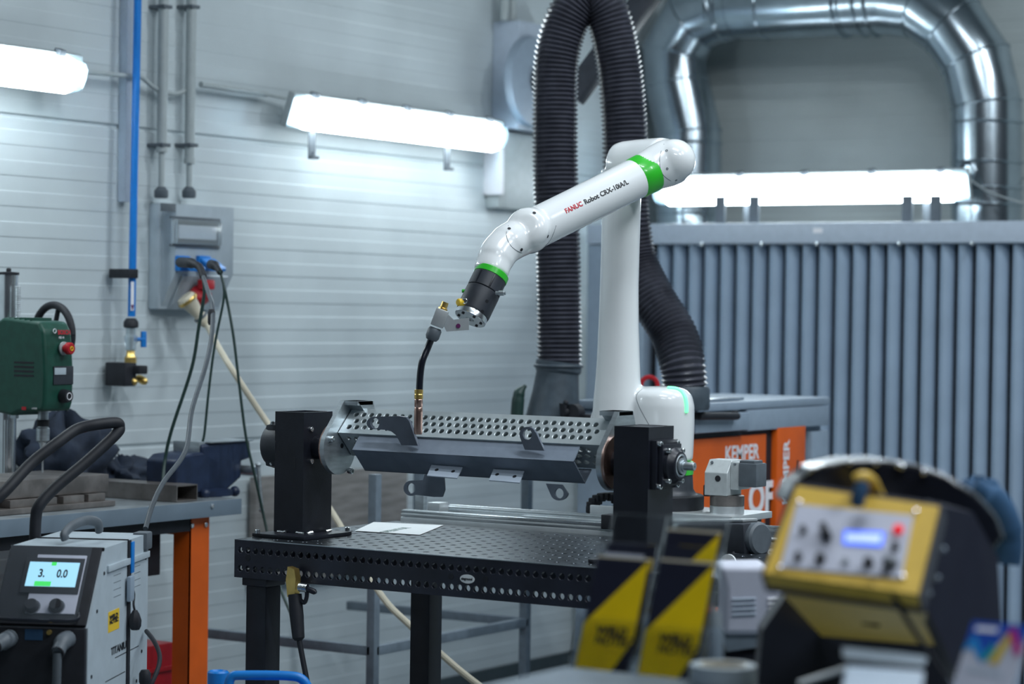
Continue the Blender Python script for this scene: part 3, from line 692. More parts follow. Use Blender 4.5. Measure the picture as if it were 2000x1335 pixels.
obj('knob_ring', MB().torus(c+V((.0265, 0, 0)), (1, 0, 0), .0105, .0016, 16, 6), M['whttxt'], t)
text('LASER', .008, frame(PL(62, 797, 1, ya-.001), (1, 0, 0), (0, 0, 1)), M['whttxt'], t)
a = PL(46, 797, 1, ya-.001); obj('laser_sticker', MB().box(a.x-.008, a.x+.010, ya-.0012, ya-.0002, a.z-.005, a.z+.005), M['red'], t)
cw = P(104, 653, 7.78)
obj('hand_wheel', MB().torus(cw, (.15, 1, 0), .095, .0125, 40, 12), M['rubber'], t)
obj('wheel_spokes', MB().cyl(cw, cw+V((.02, 0, .08)), .008).cyl(cw, cw+V((.06, -.02, -.05)), .008).cyl(cw, cw+V((-.07, .02, -.03)), .008).lathe(cw, (.2, 1, 0), [(.02, -.015), (.02, .015)], 14), M['rubber'], t)
# column + rack
cx = P(15, 700, 7.75)
zb_ = .985
obj('column', MB().cyl((cx.x, cx.y, 1.02), (cx.x, cx.y, P(15, 534, 7.75).z), .030, seg=20), M['bright'], t)
zt2 = P(15, 534, 7.75).z
obj('column_cap', MB().lathe((cx.x, cx.y, zt2), (0, 0, 1), [(.034, -.004), (.034, .004), (.008, .006), (.008, .014), (.005, .018)], 18), M['rubber'], t)
q = P(24, 700, 7.70); mb = MB()
zz = P(24, 560, 7.7).z
mb.cyl((q.x+.02, q.y, zz), (q.x+.02, q.y, 1.30), .006, seg=8)
for i in range(22): mb.torus((q.x+.02, q.y, zz-.006*i), (0, 0, 1), .008, .0022, 12, 6)
obj('depth_spindle', mb, M['steel'], t)
obj('side_plate', MB().box(P(-8, 700, 7.62).x, P(11, 700, 7.62).x, cx.y-.05, cx.y-.035, P(0, 818, 7.62).z, P(0, 655, 7.62).z, .004), M['wgrey'], t)
obj('base_column', MB().cyl((cx.x+.025, cx.y-.03, .99), (cx.x+.025, cx.y-.03, P(17, 820, 7.7).z), .006), M['bright'], t)
q = P(84, 830, 7.6)
obj('quill', MB().lathe((q.x, q.y, 1.0), (0, 0, 1), [(.0, 0)]+[(.003, .06), (.003, P(84, 880, 7.6).z-1.0), (.007, P(84, 876, 7.6).z-1.0), (.012, P(84, 864, 7.6).z-1.0), (.021, P(84, 860, 7.6).z-1.0), (.021, P(84, 836, 7.6).z-1.0), (.017, P(84, 834, 7.6).z-1.0), (.017, zbot-1.0)], 20), M['steel'], t)
obj('quill_ring', MB().lathe((q.x, q.y, P(84, 832, 7.6).z), (0, 0, 1), [(.020, 0), (.020, .02), (.017, .021)], 18), M['rubber'], t)
# drill table & base plates
a = PL(-40, 930, 0, -5.12); b = PL(213, 925, 0, -5.12)
obj('steel_channel', MB().box(-5.38, -5.12, 4.3, b.y, PL(200, 962, 0, -5.1).z+.0005, b.z, .004), M['rusty'], label='thick steel channel lying on the slotted plate, end toward the steel tube', cat='steel bar')
b2 = PL(226, 973, 0, -5.08)
t2 = thing('slotted_base_plate', (-5.25, 5.2, .981), 'slotted cast-iron drill base plate on the bench under the steel channel', 'base plate')
obj('plate', MB().box(-5.45, -5.08, 4.3, b2.y, .981, .998, .003), M['rusty'], t2)
for i, (p0_, p1_) in enumerate(((20, 112), (124, 165), (173, 206))):
    a = PL(p0_, 970, 0, -5.1); b = PL(p1_, 970, 0, -5.1); obj('raised_block', MB().box(-5.40, -5.1, a.y, b.y, .998, PL(200, 962, 0, -5.1).z-.001, .003), M['rusty'], t2)
# rectangular steel tube, open end to +X
ye = PL(345, 950, 0, -5.03)
q1 = PL(386, 950, 0, -5.03); zA, zB = .9815, PL(345, 948, 0, -5.03).z
y0, y1 = ye.y, q1.y
mb = MB(); th = .004
for (a, b, c, d) in ((y0, y1, zA, zA+th), (y0, y1, zB-th, zB), (y0, y0+th, zA+th, zB-th), (y1-th, y1, zA+th, zB-th)): mb.box(-5.62, -5.03, a, b, c, d)
obj('steel_tube', mb, M['rusty'], label='rectangular hollow steel tube with its open end at the bench edge', cat='steel tube')
# vise
vb = PL(425, 965, 0, -5.12)
t = thing('bench_vise', (vb.x, vb.y, .981), 'dark blue cast bench vise bolted to the bench corner', 'vise')
def vz(py, px=420): return PL(px, py, 0, -5.12).z
def vy(px, py=900): return PL(px, py, 0, -5.12).y
obj('base', MB().lathe((-5.17, vy(420), .981), (0, 0, 1), [(.10, 0), (.10, .018), (.06, .026), (.055, .05)], 24).ball((-5.10, vy(392), .992), .018, 12).ball((-5.10, vy(450), .992), .018, 12), M['vise'], t)
mb = MB()
pf = [(vy(340), vz(958)), (vy(340), vz(895)), (vy(352), vz(884)), (vy(395), vz(880)), (vy(425), vz(900)), (vy(432), vz(962))]
mb.prism([(-5.24, y, z) for y, z in pf], (1, 0, 0), .13)
pf = [(vy(400), vz(960)), (vy(402), vz(900)), (vy(390), vz(884)), (vy(390), vz(866)), (vy(484), vz(863)), (vy(486), vz(898)), (vy(468), vz(903)), (vy(468), vz(935)), (vy(440), vz(958))]
mb.prism([(-5.21, y, z) for y, z in pf], (1, 0, 0), .10)
o = obj('jaw_body', mb, M['vise'], t, smooth=.5); md = o.modifiers.new('bevel', 'BEVEL'); md.width = .008; md.segments = 2; md.limit_method = 'ANGLE'
obj('jaw_plate', MB().box(-5.23, -5.12, vy(388), vy(401), vz(885), vz(861), .002), M['steel'], t)
obj('jaw_rim', MB().box(-5.22, -5.10, vy(402), vy(486), vz(864), vz(861), .002), M['steel'], t)
hp_ = V((-5.08, vy(477), vz(922)))
obj('screw_boss', MB().lathe(hp_+V((-.06, 0, 0)), (1, 0, 0), [(.018, 0), (.018, .06), (.014, .07), (0, .07)], 18), M['steel'], t)
obj('handle', MB().cyl(hp_+V((.02, 0, .015)), hp_+V((.04, -.005, -.125)), .0062).ball(hp_+V((.02, 0, .02)), .010, 12).ball(hp_+V((.04, -.005, -.13)), .009, 12), M['steel'], t)
# crumpled dark jacket behind drill press
def blob(name, base, sx, sy, sz, m, label, cat, seed, rx=.35, n=40, parent=None):
    random.seed(seed); ph = [(random.uniform(2, 9), random.uniform(2, 9), random.uniform(0, 6), random.uniform(.3, 1)) for _ in range(7)]
    mb = MB(); vs = []; R_ = n//2
    for i in range(R_+1):
        th = math.pi*i/R_
        for k in range(n):
            a = 2*math.pi*k/n; d = 1
            for f1, f2, p_, am in ph: d += rx*.16*am*math.sin(f1*a*1.0//1 if False else round(f1)*a+p_)*math.sin(f2*th+p_)
            z = math.cos(th); 
            vs.append(V(base)+V((sx*math.sin(th)*math.cos(a)*d, sy*math.sin(th)*math.sin(a)*d, sz*(z*d+1 if z > 0 else (z+1)))))
    fs = [(i*n+k, (i+1)*n+k, (i+1)*n+(k+1) % n, i*n+(k+1) % n) for i in range(R_) for k in range(n)]
    mb.add(vs, fs)
    return obj(name, mb, m, parent, smooth=1.2, label=label, cat=cat)
t = thing('work_jacket', (-5.55, PL(130, 930, 0, -5.55).y, .981), 'crumpled dark navy work jacket heaped on the bench behind the drill press', 'jacket')
yj = PL(125, 930, 0, -5.55).y
blob('jacket_heap', (-5.55, yj, .981), .11, .185, .122, M['cloth'], None, None, 3, 1.0, 48, t)
blob('sleeve', (-5.54, PL(225, 930, 0, -5.55).y, .981), .07, .13, .050, M['cloth'], None, None, 5, 1.2, 40, t)

# ================================================================== CART HANDLE + WELDER
t = thing('cart_handle', P(60, 1050, 6.15), 'bent black tubular push handle rising in front of the bench', 'cart handle')
hpth = [P(-60, 1010, 6.1), P(0, 968, 6.12), P(60, 905, 6.2), P(115, 862, 6.25), P(150, 838, 6.3), P(185, 829, 6.32), P(226, 825, 6.35), P(233, 833, 6.36), P(226, 848, 6.35), P(170, 900, 6.30), P(110, 950, 6.25), P(78, 985, 6.22), P(70, 1012, 6.22), P(68, 1080, 6.22), P(68, 1150, 6.22)]
obj('tube', MB().sweep(spline(hpth, 8), .0150, 18), M['rubber'], t)
# welder
wd = 5.95
vdir = ray(1525, 600); vdir.z = 0; vdir.normalize(); udir = V((vdir.y, -vdir.x, 0))
o_ = P(205, 1070, 5.97)
MW = frame(V((o_.x, o_.y, 0)), udir, vdir)   # local: x right, y back, z up ; origin at right front top edge
zT = o_.z; Wd = U(190, 5.95)
MWi = MW.inverted()
def wq(px, py, ly):      # point on local plane y=ly
    c = MWi @ CPOS; r = MWi.to_3x3() @ ray(px, py); return c+r*((ly-c.y)/r.y)
def wxq(px, py, lx):
    c = MWi @ CPOS; r = MWi.to_3x3() @ ray(px, py); return c+r*((lx-c.x)/r.x)
t = thing('welding_power_source', MW @ V((-.12, .15, .45)), 'grey and black welding power source with lit display at the lower left', 'welding machine')
z1 = wxq(172, 1226, 0); zk = z1.z; yk = z1.y
Lb = wxq(290, 1042, 0).y
print('welder', Wd, zT, zk, yk, Lb)
prof = [(0, zT), (yk, zk), (yk-.005, .5), (Lb, .5), (Lb, zT)]
mb = MB(MW); mb.prism([(-Wd, y, z) for y, z in prof], (1, 0, 0), Wd); o = obj('casing', mb, M['wgrey'], t, smooth=.3)
# black front fascia, slanted upper + vertical lower
sl = V((0, yk, zk-zT)); sll = sl.length; sln = V((0, sl.z, -sl.y)).normalized()
if sln.y > 0: sln = -sln
MS = MW @ frame(V((-Wd, 0, zT)), (1, 0, 0), -sl)  # x right, y up the slant (origin top-left), z = outward
def sq(px, py, lz=0):
    Mi = MS.inverted(); c = Mi @ CPOS; r = Mi.to_3x3() @ ray(px, py); return c+r*((lz-c.z)/r.z)
print('slant z', (MS.to_3x3() @ V((0, 0, 1))).dot(FWD))
obj('front_fascia', MB(MS).box(0.004, Wd-.004, -sll, -.004, .001, .012, .004), M['rubber'], t)
obj('lower_front', MB(MW).box(-Wd+.002, -.002, yk-.018, yk, .5, zk, .004), M['rubber'], t)
obj('fascia_top_edge', MB(MW).box(-Wd, 0, -.006, .0, zT-.008, zT+.002, .002), M['rubber'], t)
a, b = sq(38, 1082, .013), sq(155, 1200, .013)
obj('control_panel', MB(MS).box(sq(50, 1190, .013).x, sq(148, 1190, .013).x, b.y, a.y, .012, .016, .002), M['panelw'], t)
a, b = sq(53, 1088, .017), sq(152, 1160, .017)
obj('screen_bezel', MB(MS).box(a.x, b.x, b.y, a.y, .016, .019, .003), M['rubber'], t)
a, b = sq(59, 1096, .020), sq(146, 1146, .020)
obj('display_screen', MB(MS).box(a.x, b.x, b.y, a.y, .019, .020, 0), M['scr'], t)
c = sq(78, 1119, .0205); text('3.', .032, MS @ Matrix.Translation(V((c.x-.004, c.y, .0203))), M['blktxt'], t, sx=.75, bold=.0008)
c = sq(113, 1120, .0205); text('0.0', .032, MS @ Matrix.Translation(V((c.x-.003, c.y, .0203))), M['blktxt'], t, sx=.7, bold=.0008)
a, b = sq(68, 1134, .0203), sq(98, 1144, .0203)
obj('screen_bar', MB(MS).box(a.x, b.x, b.y, a.y, .020, .0204), M['scrg'], t)
a, b = sq(102, 1097, .0203), sq(110, 1104, .0203); obj('screen_icon', MB(MS).box(a.x, b.x, b.y, a.y, .020, .0204), M['scrg'], t)
for px in (63, 111):
    c = sq(px, 1185, .016)
    obj('control_knob', MB(MS).lathe((c.x, c.y, .016), (0, 0, 1), [(.0175, 0), (.0165, .014), (.014, .018), (0, .018)], 24), M['rubber'], t)
    obj('knob_ring', MB(MS).torus((c.x, c.y, .0165), (0, 0, 1), .0195, .001, 24, 6), M['greypl'], t)
# transparent cover
a, b = sq(12, 1068, .03), sq(180, 1215, .03)
mb = MB(MS); y1_, y0_ = -.008, b.y; n = 8; vs = []
for yy in (y1_, y0_):
    for k in range(n+1):
        x = .010+(Wd-.035)*k/n; vs.append((x, yy, .022+.016*math.sin(math.pi*k/n)))
nn = n+1
mb.add(vs, [(k, k+1, nn+k+1, nn+k) for k in range(n)])
o = obj('clear_cover', mb, M['film'], t)
mb = MB(MS); pts = [(.008, y0_+.03, .025), (.015, y0_+.006, .03), (Wd*.45, y0_-.006, .042), (Wd-.03, y0_+.004, .03), (Wd-.022, y0_+.028, .025)]
obj('cover_rim', mb.sweep(spline(pts, 8), .004, 8), M['hub'], t)
# handle on top
a = wq(118, 1060, .05)
hx = wq(118, 1050, .12).x
mb = MB(MW); pts = [(hx-.006, .065, zT+.002), (hx-.004, .07, zT+.02), (hx+.01, .10, zT+.036), (hx+.03, .17, zT+.044), (hx+.045, .24, zT+.03), (hx+.05, .26, zT+.002)]
pts = [wq(128, 1053, .05), wq(126, 1042, .05), wq(142, 1026, .09), wq(168, 1016, .15), wq(190, 1020, .2), wq(194, 1036, .22)]
obj('carry_handle', mb.sweep(spline(pts, 8), [.013]*8+[.0125]*33, 12, squash=.8), M['greypl'], t)
obj('top_seam', MB(MW).box(-Wd+.002, .002, Lb*.50, Lb*.50+.008, zT, zT+.003, .001), M['rubber'], t)
obj('side_strap', MB(MW).box(.0, .005, Lb*.50, Lb*.50+.022, .5, zT, .001), M['rubber'], t)
obj('blue_tab', MB(MW).box(.005, .009, Lb*.5+.012, Lb*.5+.04, zT-.085, zT-.005, .002), M['bluepl'], t)
obj('strap_buckle', MB(MW).box(.004, .016, Lb*.45, Lb*.5+.02, zT-.155, zT-.09, .006), M['greyc'], t)
obj('corner_guard', MB(MW).box(-.03, .010, Lb-.05, Lb+.006, zT-.04, zT+.006, .006), M['greypl'], t)
obj('side_rail', MB(MW).box(0, .006, 0.02, Lb-.002, zT-.062, zT-.045, .002), M['wgrey'], t)
for px, py in ((203, 1119), (189, 1193), (178, 1321), (284, 1089), (276, 1271), (266, 1329)):
    c = wxq(px, py, .0); obj('casing_screw', MB(MW).lathe((0, c.y, c.z), (1, 0, 0), [(.0045, 0), (.0045, .002), (0, .002)], 12), M['rubber'], t)
a, b = wxq(212, 1200, .001), wxq(233, 1218, .001); obj('yellow_sticker', MB(MW).box(.0, .0008, a.y, b.y, b.z-.010, a.z+.006), M['stick'], t)
MT = lambda c: MW @ frame(V((.0012, c.y, c.z)), (0, 1, 0), (0, 0, 1))
L1 = (b.y-a.y)
c = wxq(214, 1207, .001); text('WELD', .015, MT(c), M['blktxt'], t, bold=.0010, fit=L1*.8)
c = wxq(214, 1216, .001); text('NOTEC', .014, MT(c), M['blktxt'], t, bold=.0008, fit=L1*.8)
c = wxq(217, 1273, .001); text('TITANIUM', .027, MT(c), M['blktxt'], t, fit=wxq(252, 1260, .001).y-c.y, bold=.0004)
a, b = wxq(225, 1284, .0005), wxq(271, 1261, .0005); obj('print_line', MB(MW).box(.0, .0006, a.y, b.y, a.z-.001, a.z+.001), M['blktxt'], t)
a = wxq(206, 1332, .0005); obj('print_line', MB(MW).box(.0, .0006, a.y, a.y+.18, a.z, a.z+.002), M['blktxt'], t)
for i in range(5):
    for px0, px1, py in ((222, 236, 1110+i*14), (262, 274, 1094+i*13)):
        a = wxq(px0, py, 0); b = wxq(px1, py, 0); obj('print_line', MB(MW).box(.0, .0004, a.y, b.y, a.z-.0006, a.z+.0006), M['greypl'], t)
# connectors and cables at lower front
for i, (px, py, p2, p3) in enumerate(((20, 1245, (-10, 1262), (-60, 1300)), (133, 1247, (112, 1275), (104, 1400)))):
    c = wq(px, py, yk-.02); c2 = wq(p2[0], p2[1], yk-.09); c3 = wq(p3[0], p3[1], yk-.10)
    tt = thing('welding_cable', MW @ c, ['grey-sleeved welding cable plugged into the left front socket of the power source', 'grey-sleeved welding cable plugged into the right front socket of the power source'][i], 'cable')
    obj('connector_sleeve', MB(MW).sweep(spline([c, c+V((-.004, -.03, -.004)), c2], 6), [.021]*8+[.017]*5, 14), M['greypl'], tt)
    obj('cable', MB(MW).sweep(spline([c2, (c2+c3)/2+V((.004, -.005, 0)), c3], 6), .011, 12), M['cabgrey'], tt)
    obj('collar', MB(MW).torus(c2, c2-c, .015, .003, 16, 6), M['rubber'], tt)
c = wq(66, 1238, yk-.019); obj('blue_label', MB(MW).box(c.x-.022, c.x+.022, yk-.0195, yk-.0185, c.z-.014, c.z+.012), M['clothb'], t)
c = wq(97, 1234, yk-.019); obj('brass_port', MB(MW).lathe((c.x, yk-.018, c.z), (0, -1, 0), [(.006, 0), (.006, .008), (0, .008)], 12), M['brass'], t)
c = wxq(266, 1210, .02)
mb = MB(MW).sweep(spline([wxq(258, 1145, .012), wxq(262, 1160, .014), wxq(261, 1180, .014), wxq(264, 1195, .02)], 6), .003, 8)
cab('remote_socket_cord', [MW @ wxq(258, 1145, .012), MW @ wxq(262, 1160, .014), MW @ wxq(261, 1180, .016), MW @ wxq(264, 1195, .02)], .003, M['rubber'], 'thin black cord holding the rubber cap on the power source side')
obj('rubber_cap', MB(MW).lathe(wxq(264, 1191, .022), (0, .03, -1), [(.006, 0), (.012, .01), (.017, .025), (.016, .04), (.011, .05), (0, .05)], 8), M['rubber'], label='black rubber cap hanging on the side of the welding power source', cat='cap')
c = [MW @ wxq(286, 1232, .01), MW @ wxq(300, 1250, .05), MW @ wxq(311, 1275, .08), MW @ wxq(310, 1300, .09), MW @ wxq(296, 1335, .08), MW @ wxq(290, 1345, .07)]
cab('supply_hose', c, .006, M['rubber'], 'black hose curving out behind the welding power source toward the red crate')
t3 = thing('hose_fitting', MW @ wxq(285, 1325, .02), 'black knurled hose fitting at the lower right of the power source', 'fitting'); obj('fitting_body', MB(MW).lathe(wxq(283, 1330, .03), (0, 0, 1), [(.012, -.01), (.016, 0), (.016, .02), (.010, .03)], 12), M['rubber'], t3)

# ================================================================== BLACK WELDING TABLE
TW, TL = .762, 1.50
t = thing('welding_table', T(.75, .38, -.97), 'black perforated welding table with a dark steel top and square legs', 'table')
cells = [(0, TL, 0, .025, False), (0, TL, .725, TW, False), (0, .025, .025, .725, False), (1.475, TL, .025, .725, False)]
for i in range(29):
    for j_ in range(14): cells.append((.025+.05*i, .075+.05*i, .025+.05*j_, .075+.05*j_, True))
o = obj('tabletop', MB().perfplate(T(0, 0, 0), (1, 0, 0), (0, 1, 0), .010, cells, .0080, 14), M['tabtop'], t, smooth=0, fixn=False)
def skirt(o_, ux, L_, name):
    cells = [(0, L_, -.004, 0, False)]; p = .0256; n = int(L_/p); x0 = (L_-n*p)/2
    ux = V(ux); zrow = [(-.054, -.004), (-.104, -.054)]
    if x0 > 1e-5:
        cells += [(0, x0, -.104, -.004, False), (L_-x0, L_, -.104, -.004, False)]
    for (a, b) in zrow:
        for i in range(n): cells.append((x0+i*p, x0+(i+1)*p, a, b, True))
    n_ = ux.cross(V((0, 0, 1)))
    return obj(name, MB().perfplate(o_, ux, (0, 0, 1), .010, cells, .0083, 14), M['tabblk'], t, smooth=0, fixn=False)
skirt(T(0, 0, -.0001), (1, 0, 0), TL, 'front_skirt')
skirt(T(TL, TW, 0), (-1, 0, 0), TL, 'rear_skirt')
skirt(T(0, TW, 0), (0, -1, 0), TW, 'side_skirt'); skirt(T(TL, 0, 0), (0, 1, 0), TW, 'side_skirt')
obj('edge_strip', MB().box(C0.x, C0.x+TL, C0.y-.0008, C0.y+.0012, C0.z-.0016, C0.z+.0006), M['steel'], t)
obj('inner_rib', MB().box(C0.x+.011, C0.x+TL-.011, C0.y+.30, C0.y+.31, C0.z-.098, C0.z-.011), M['black'], t)
for px, py in ((484, 1088.5), (880.5, 1125), (948, 1131)):
    q = TY(px, py, -.0008); obj('middle_hole', MB().lathe(q, (0, 1, 0), [(.0085, 0), (.0085, .0006), (0, .0006)], 18), M['rubber'], t)
def tleg(x, y, w_=.068):
    o = obj('leg', MB().box(C0.x+x, C0.x+x+w_, C0.y+y, C0.y+y+w_, .03, C0.z-.125, .005), M['black'], t)
    obj('leg_flange', MB().box(C0.x+x-.008, C0.x+x+w_+.008, C0.y+y-.008, C0.y+y+w_+.008, C0.z-.125, C0.z-.104, .003), M['black'], o)
    obj('foot', MB().lathe((C0.x+x+w_/2, C0.y+y+w_/2, 0), (0, 0, 1), [(.04, 0), (.04, .012), (.012, .016), (.012, .04)], 16), M['black'], o)
tleg(.032, .012); tleg(.128, .66); tleg(TL-.12, .02); tleg(TL-.12, .66)
# oval badge on the front skirt
q = TY(913, 1130, -.0006)
mb = MB(); n = 28; vs = [(q.x+.0225*math.cos(2*math.pi*k/n), q.y-.001, q.z+.0115*math.sin(2*math.pi*k/n)) for k in range(n)]
mb.prism(vs, (0, 1, 0), .0008); obj('oval_badge', mb, M['paper'], t)
text('siegmund', .0095, frame((q.x-.0185, q.y-.0014, q.z), (1, 0, 0), (0, 0, 1)), M['blktxt'], t, bold=.0003, sx=.95)
# paper sheet on the table
pc = [TZ(x, y, .0015) for x, y in ((693, 1036), (820, 1044), (866, 1025), (730, 1019))]
t = thing('paper_sheet', sum(pc, V())/4, 'white printed sheet of paper lying on the black table top', 'paper')
obj('sheet', MB().prism(pc, (0, 0, 1), .0004), M['paper'], t)
ctr = sum(pc, V())/4; ux = (pc[1]-pc[0]).normalized()
uxx = (TZ(815, 1029, 0)-TZ(748, 1040, 0)).normalized()
text('OPERATOR', .040, frame(TZ(748, 1039, .0022), (TZ(820, 1025, 0)-TZ(748, 1039, 0)), (-1, .4, 0)), M['papertxt'], t, sx=.85)

# ground clamp at front skirt
t = thing('earth_clamp', TY(575, 1140, -.02), 'brass screw earth clamp with black sleeve hooked on the table front', 'clamp')
yc = -.03
a = TY(571, 1106, yc); b = TY(571, 1165, yc)
mb = MB(frame(a, (b-a), (0, 1, 0)))
L_ = (b-a).length
mb.prism([(0, -.008, -.010), (.006, -.008, .012), (.03, -.008, .017), (L_, -.008, .013), (L_, -.008, -.011), (.035, -.008, -.016), (.02, -.008, -.013)], (0, 1, 0), .022)
obj('brass_jaw', mb, M['brass'], t)
a = TY(576, 1160, yc); b = TY(583, 1245, yc-.01)
obj('sleeve', MB().sweep([a, a+(b-a)*.5, b, b+(b-a)*.06], [.0185, .019, .0165, .010], 16), M['rubber'], t)
mb = MB(); a = TY(586, 1146, yc); b = TY(600, 1148, yc)
for i in range(6): mb.torus(a+(b-a)*(i/5), (b-a), .010, .002, 14, 6)
obj('spring', mb, M['bright'], t)
obj('screw_arm', MB().sweep(spline([TY(585, 1170, yc), TY(594, 1176, yc), TY(599, 1165, yc), TY(600, 1140, yc)], 5), .006, 10).lathe(TY(602, 1150, yc), (1, .1, -.3), [(.008, 0), (.008, .02), (.004, .026)], 12), M['black'], t)
cab('earth_cable', [TY(584, 1246, yc-.01), TY(592, 1290, yc-.01), TY(602, 1345, yc-.01), TY(606, 1400, yc)], .0075, M['rubber'], 'black earth cable hanging from the brass clamp at the table front')
# blue items bottom
t = thing('blue_bottle_cap', P(425, 1335, 6.3), 'round blue cap at the bottom edge left of the table leg', 'cap')
obj('cap_ring', MB().lathe(P(426, 1345, 6.3), (0, 0, 1), [(.026, 0), (.028, .006), (.028, .044), (.024, .048), (.02, .044), (0, .044)], 24), M['bluepl'], t)
t = thing('blue_tool_case', P(530, 1400, 6.1), 'bright blue plastic case with rounded handle at the bottom edge under the table', 'case')
a = P(450, 1320, 6.05); b = P(607, 1335, 6.05)
mb = MB(); pts = [P(446, 1345, 6.05), P(452, 1322, 6.05), P(475, 1318, 6.05), P(560, 1319, 6.05), P(590, 1326, 6.05), P(606, 1350, 6.05)]
obj('handle', mb.sweep(spline(pts, 6), .012, 12), M['bluepl'], t)
obj('shell', MB(frame(P(448, 1352, 6.05), RGT, FWD)).box(0, .2, 0, .12, -.15, .0, .012) if False else MB().box(P(452, 1350, 6.05).x, P(452, 1350, 6.05).x+.19, P(452, 1350, 6.05).y, P(452, 1350, 6.05).y+.1, .5, P(500, 1340, 6.1).z, .012), M['bluepl'], t)

# ================================================================== POSITIONER
AX_Y, AX_Z = .213, .248
def column(x0, label, base=True):
    t = thing('positioner_column', T(x0+.05, .21, 0), label, 'positioner', 'positioner columns')
    x1 = x0+.10; y0, y1 = .149, .28; h = .345; th = .008
    mb = MB().box(C0.x+x0, C0.x+x1, C0.y+y0, C0.y+y0+th, C0.z+.011, C0.z+h)
    mb.box(C0.x+x1-th, C0.x+x1, C0.y+y0+th, C0.y+y1, C0.z+.011, C0.z+h).box(C0.x+x0, C0.x+x0+th, C0.y+y0+th, C0.y+y1, C0.z+.011, C0.z+h)
    mb.box(C0.x+x0+th, C0.x+x1-th, C0.y+y1-th, C0.y+y1, C0.z+.011, C0.z+h)
    obj('column_body', mb, M['black'], t)
    if not base: obj('column_cover', MB().box(C0.x+x0+th, C0.x+x1-th, C0.y+y0+th, C0.y+y1-th, C0.z+h-.006, C0.z+h-.001), M['black'], t)
    bx0 = x0-.02 if base else x0-.03
    obj('base_plate', MB().box(C0.x+bx0, C0.x+x0+.158, C0.y+.078, C0.y+.30, C0.z+.0005, C0.z+.0105, .0015), M['black'], t)
    return t
cl = column(.018, 'left black column of the rotary positioner, bolted to the table')
cr = column(1.104, 'right black column of the rotary positioner, carrying the gearbox flange', False)
for px, py in ((503, 1041), (679, 1036)):
    p = TZ(px, py, .0105); obj('base_bolt', MB().lathe(p, (0, 0, 1), [(.0075, 0), (.0075, .009), (.006, .0105), (.003, .0105), (.003, .006), (0, .006)], 14), M['bright'], cl)
random.seed(4)
for (x0_, y0_, n_, dx, dy) in ((.040, .140, 7, .0042, 0), (.104, .141, 6, .0042, 0), (.129, .158, 6, 0, .004), (.130, .242, 6, 0, .004)):
    mb = MB()
    for i in range(n_): mb.ball(T(x0_+dx*i, y0_+dy*i, .0135+random.uniform(-.001, .001)), .0042, 8, sc=(.7+.5*(dx == 0), .7+.5*(dy == 0), 1))
    obj('weld_bead', mb, M['bright'], cl)
# faint slot & bolts on +X face left column
for px, py in ((607, 838), (607, 900)):
    screwhead('hex_bolt', TX(px, py, .118), (1, 0, 0), .0072, .006, M['bright'], cl)
p = TY(575, 906, .149)
obj('slot', MB().box(p.x-.004, p.x+.004, p.y-.0006, p.y+.001, p.z-.014, p.z+.018), M['rubber'], cl)
# motor behind left column (left side)
a = T(.02, AX_Y, AX_Z)
obj('end_cover', MB().lathe(T(.02, AX_Y+.0, AX_Z), (-1, 0, 0), [(.066, 0), (.066, .045), (.060, .058), (.045, .066), (0, .068)], 30).box(C0.x-.03, C0.x+.02, C0.y+AX_Y-.05, C0.y+AX_Y+.05, C0.z+AX_Z-.06, C0.z+AX_Z+.06, .012), M['dkplastic'], cl)
for px, py in ((533, 826), (532, 905)):
    screwhead('cover_screw', TX(px, py, -.005), (-1, 0, 0), .006, .006, M['bright'], cl)
# chuck plates (rotating discs with bracket arm)
def faceplate(xa, sgn, label, back):
    t = thing('rotary_faceplate', T(xa, AX_Y, AX_Z), label, 'faceplate', 'rotary faceplates')
    # outline in YZ: circle, with tangent arm to upper back
    n = 40; pts = []
    Rr = .0735
    for k in range(n):
        a = 2*math.pi*k/n; pts.append(V((0, AX_Y+Rr*math.cos(a), AX_Z+Rr*math.sin(a))))
    arm = [V((0, .300, .372)), V((0, .225, .372))] 
    # keep lower arc between tangent points
    keep = [p for p in pts if not (p.z > AX_Z+.030 and p.y > AX_Y-.060) and not (p.y > AX_Y+.055 and p.z > AX_Z-.015)]
    ang = lambda p: math.atan2(p.z-AX_Z, p.y-AX_Y)
    keep.sort(key=lambda p: (ang(p)-math.pi*.45) % (2*math.pi))
    poly = keep+[V((0, .318, .345)), V((0, .305, .378)), V((0, .232, .378))]
    mb = MB().prism([T(xa, p.y, p.z) for p in poly], (sgn, 0, 0), .014)
    o = obj('plate', mb, M['bright' if False else 'steel'], t, smooth=.5)
    # returned flange at the top, pointing inwards (over the beam)
    Mf = T(xa, 0, 0)
    d = .045*sgn
    obj('top_flange', MB().box(Mf.x, Mf.x+d+.014*sgn, C0.y+.232, C0.y+.305, C0.z+.366, C0.z+.378, .001), M['steel'], t)
    fl = MB().prism([T(xa+.014*sgn, .318, .345), T(xa+.014*sgn, .305, .378), T(xa+.014*sgn, .232, .378), T(xa+.014*sgn, .262, .352)], (sgn, 0, 0), .045)
    obj('clamp_block', fl, M['steel'], t)
    obj('insulating_ring', MB().lathe(T(xa, AX_Y, AX_Z), (-sgn, 0, 0), [(.069, 0), (.069, .007), (.067, .007)], 40), M['copper'], t)
    obj('hub', MB().lathe(T(xa-.007*sgn, AX_Y, AX_Z), (-sgn, 0, 0), [(.034, 0), (.034, .075)], 28), M['black'], t)
    return t
XL_ = .180
fl = faceplate(XL_, 1, 'round steel faceplate with raised arm on the left column', 0)
for px, py in ((645, 857), (682, 919)):
    screwhead('socket_screw', TX(px, py, XL_+.014), (1, 0, 0), .0085, .012, M['bright'], fl)
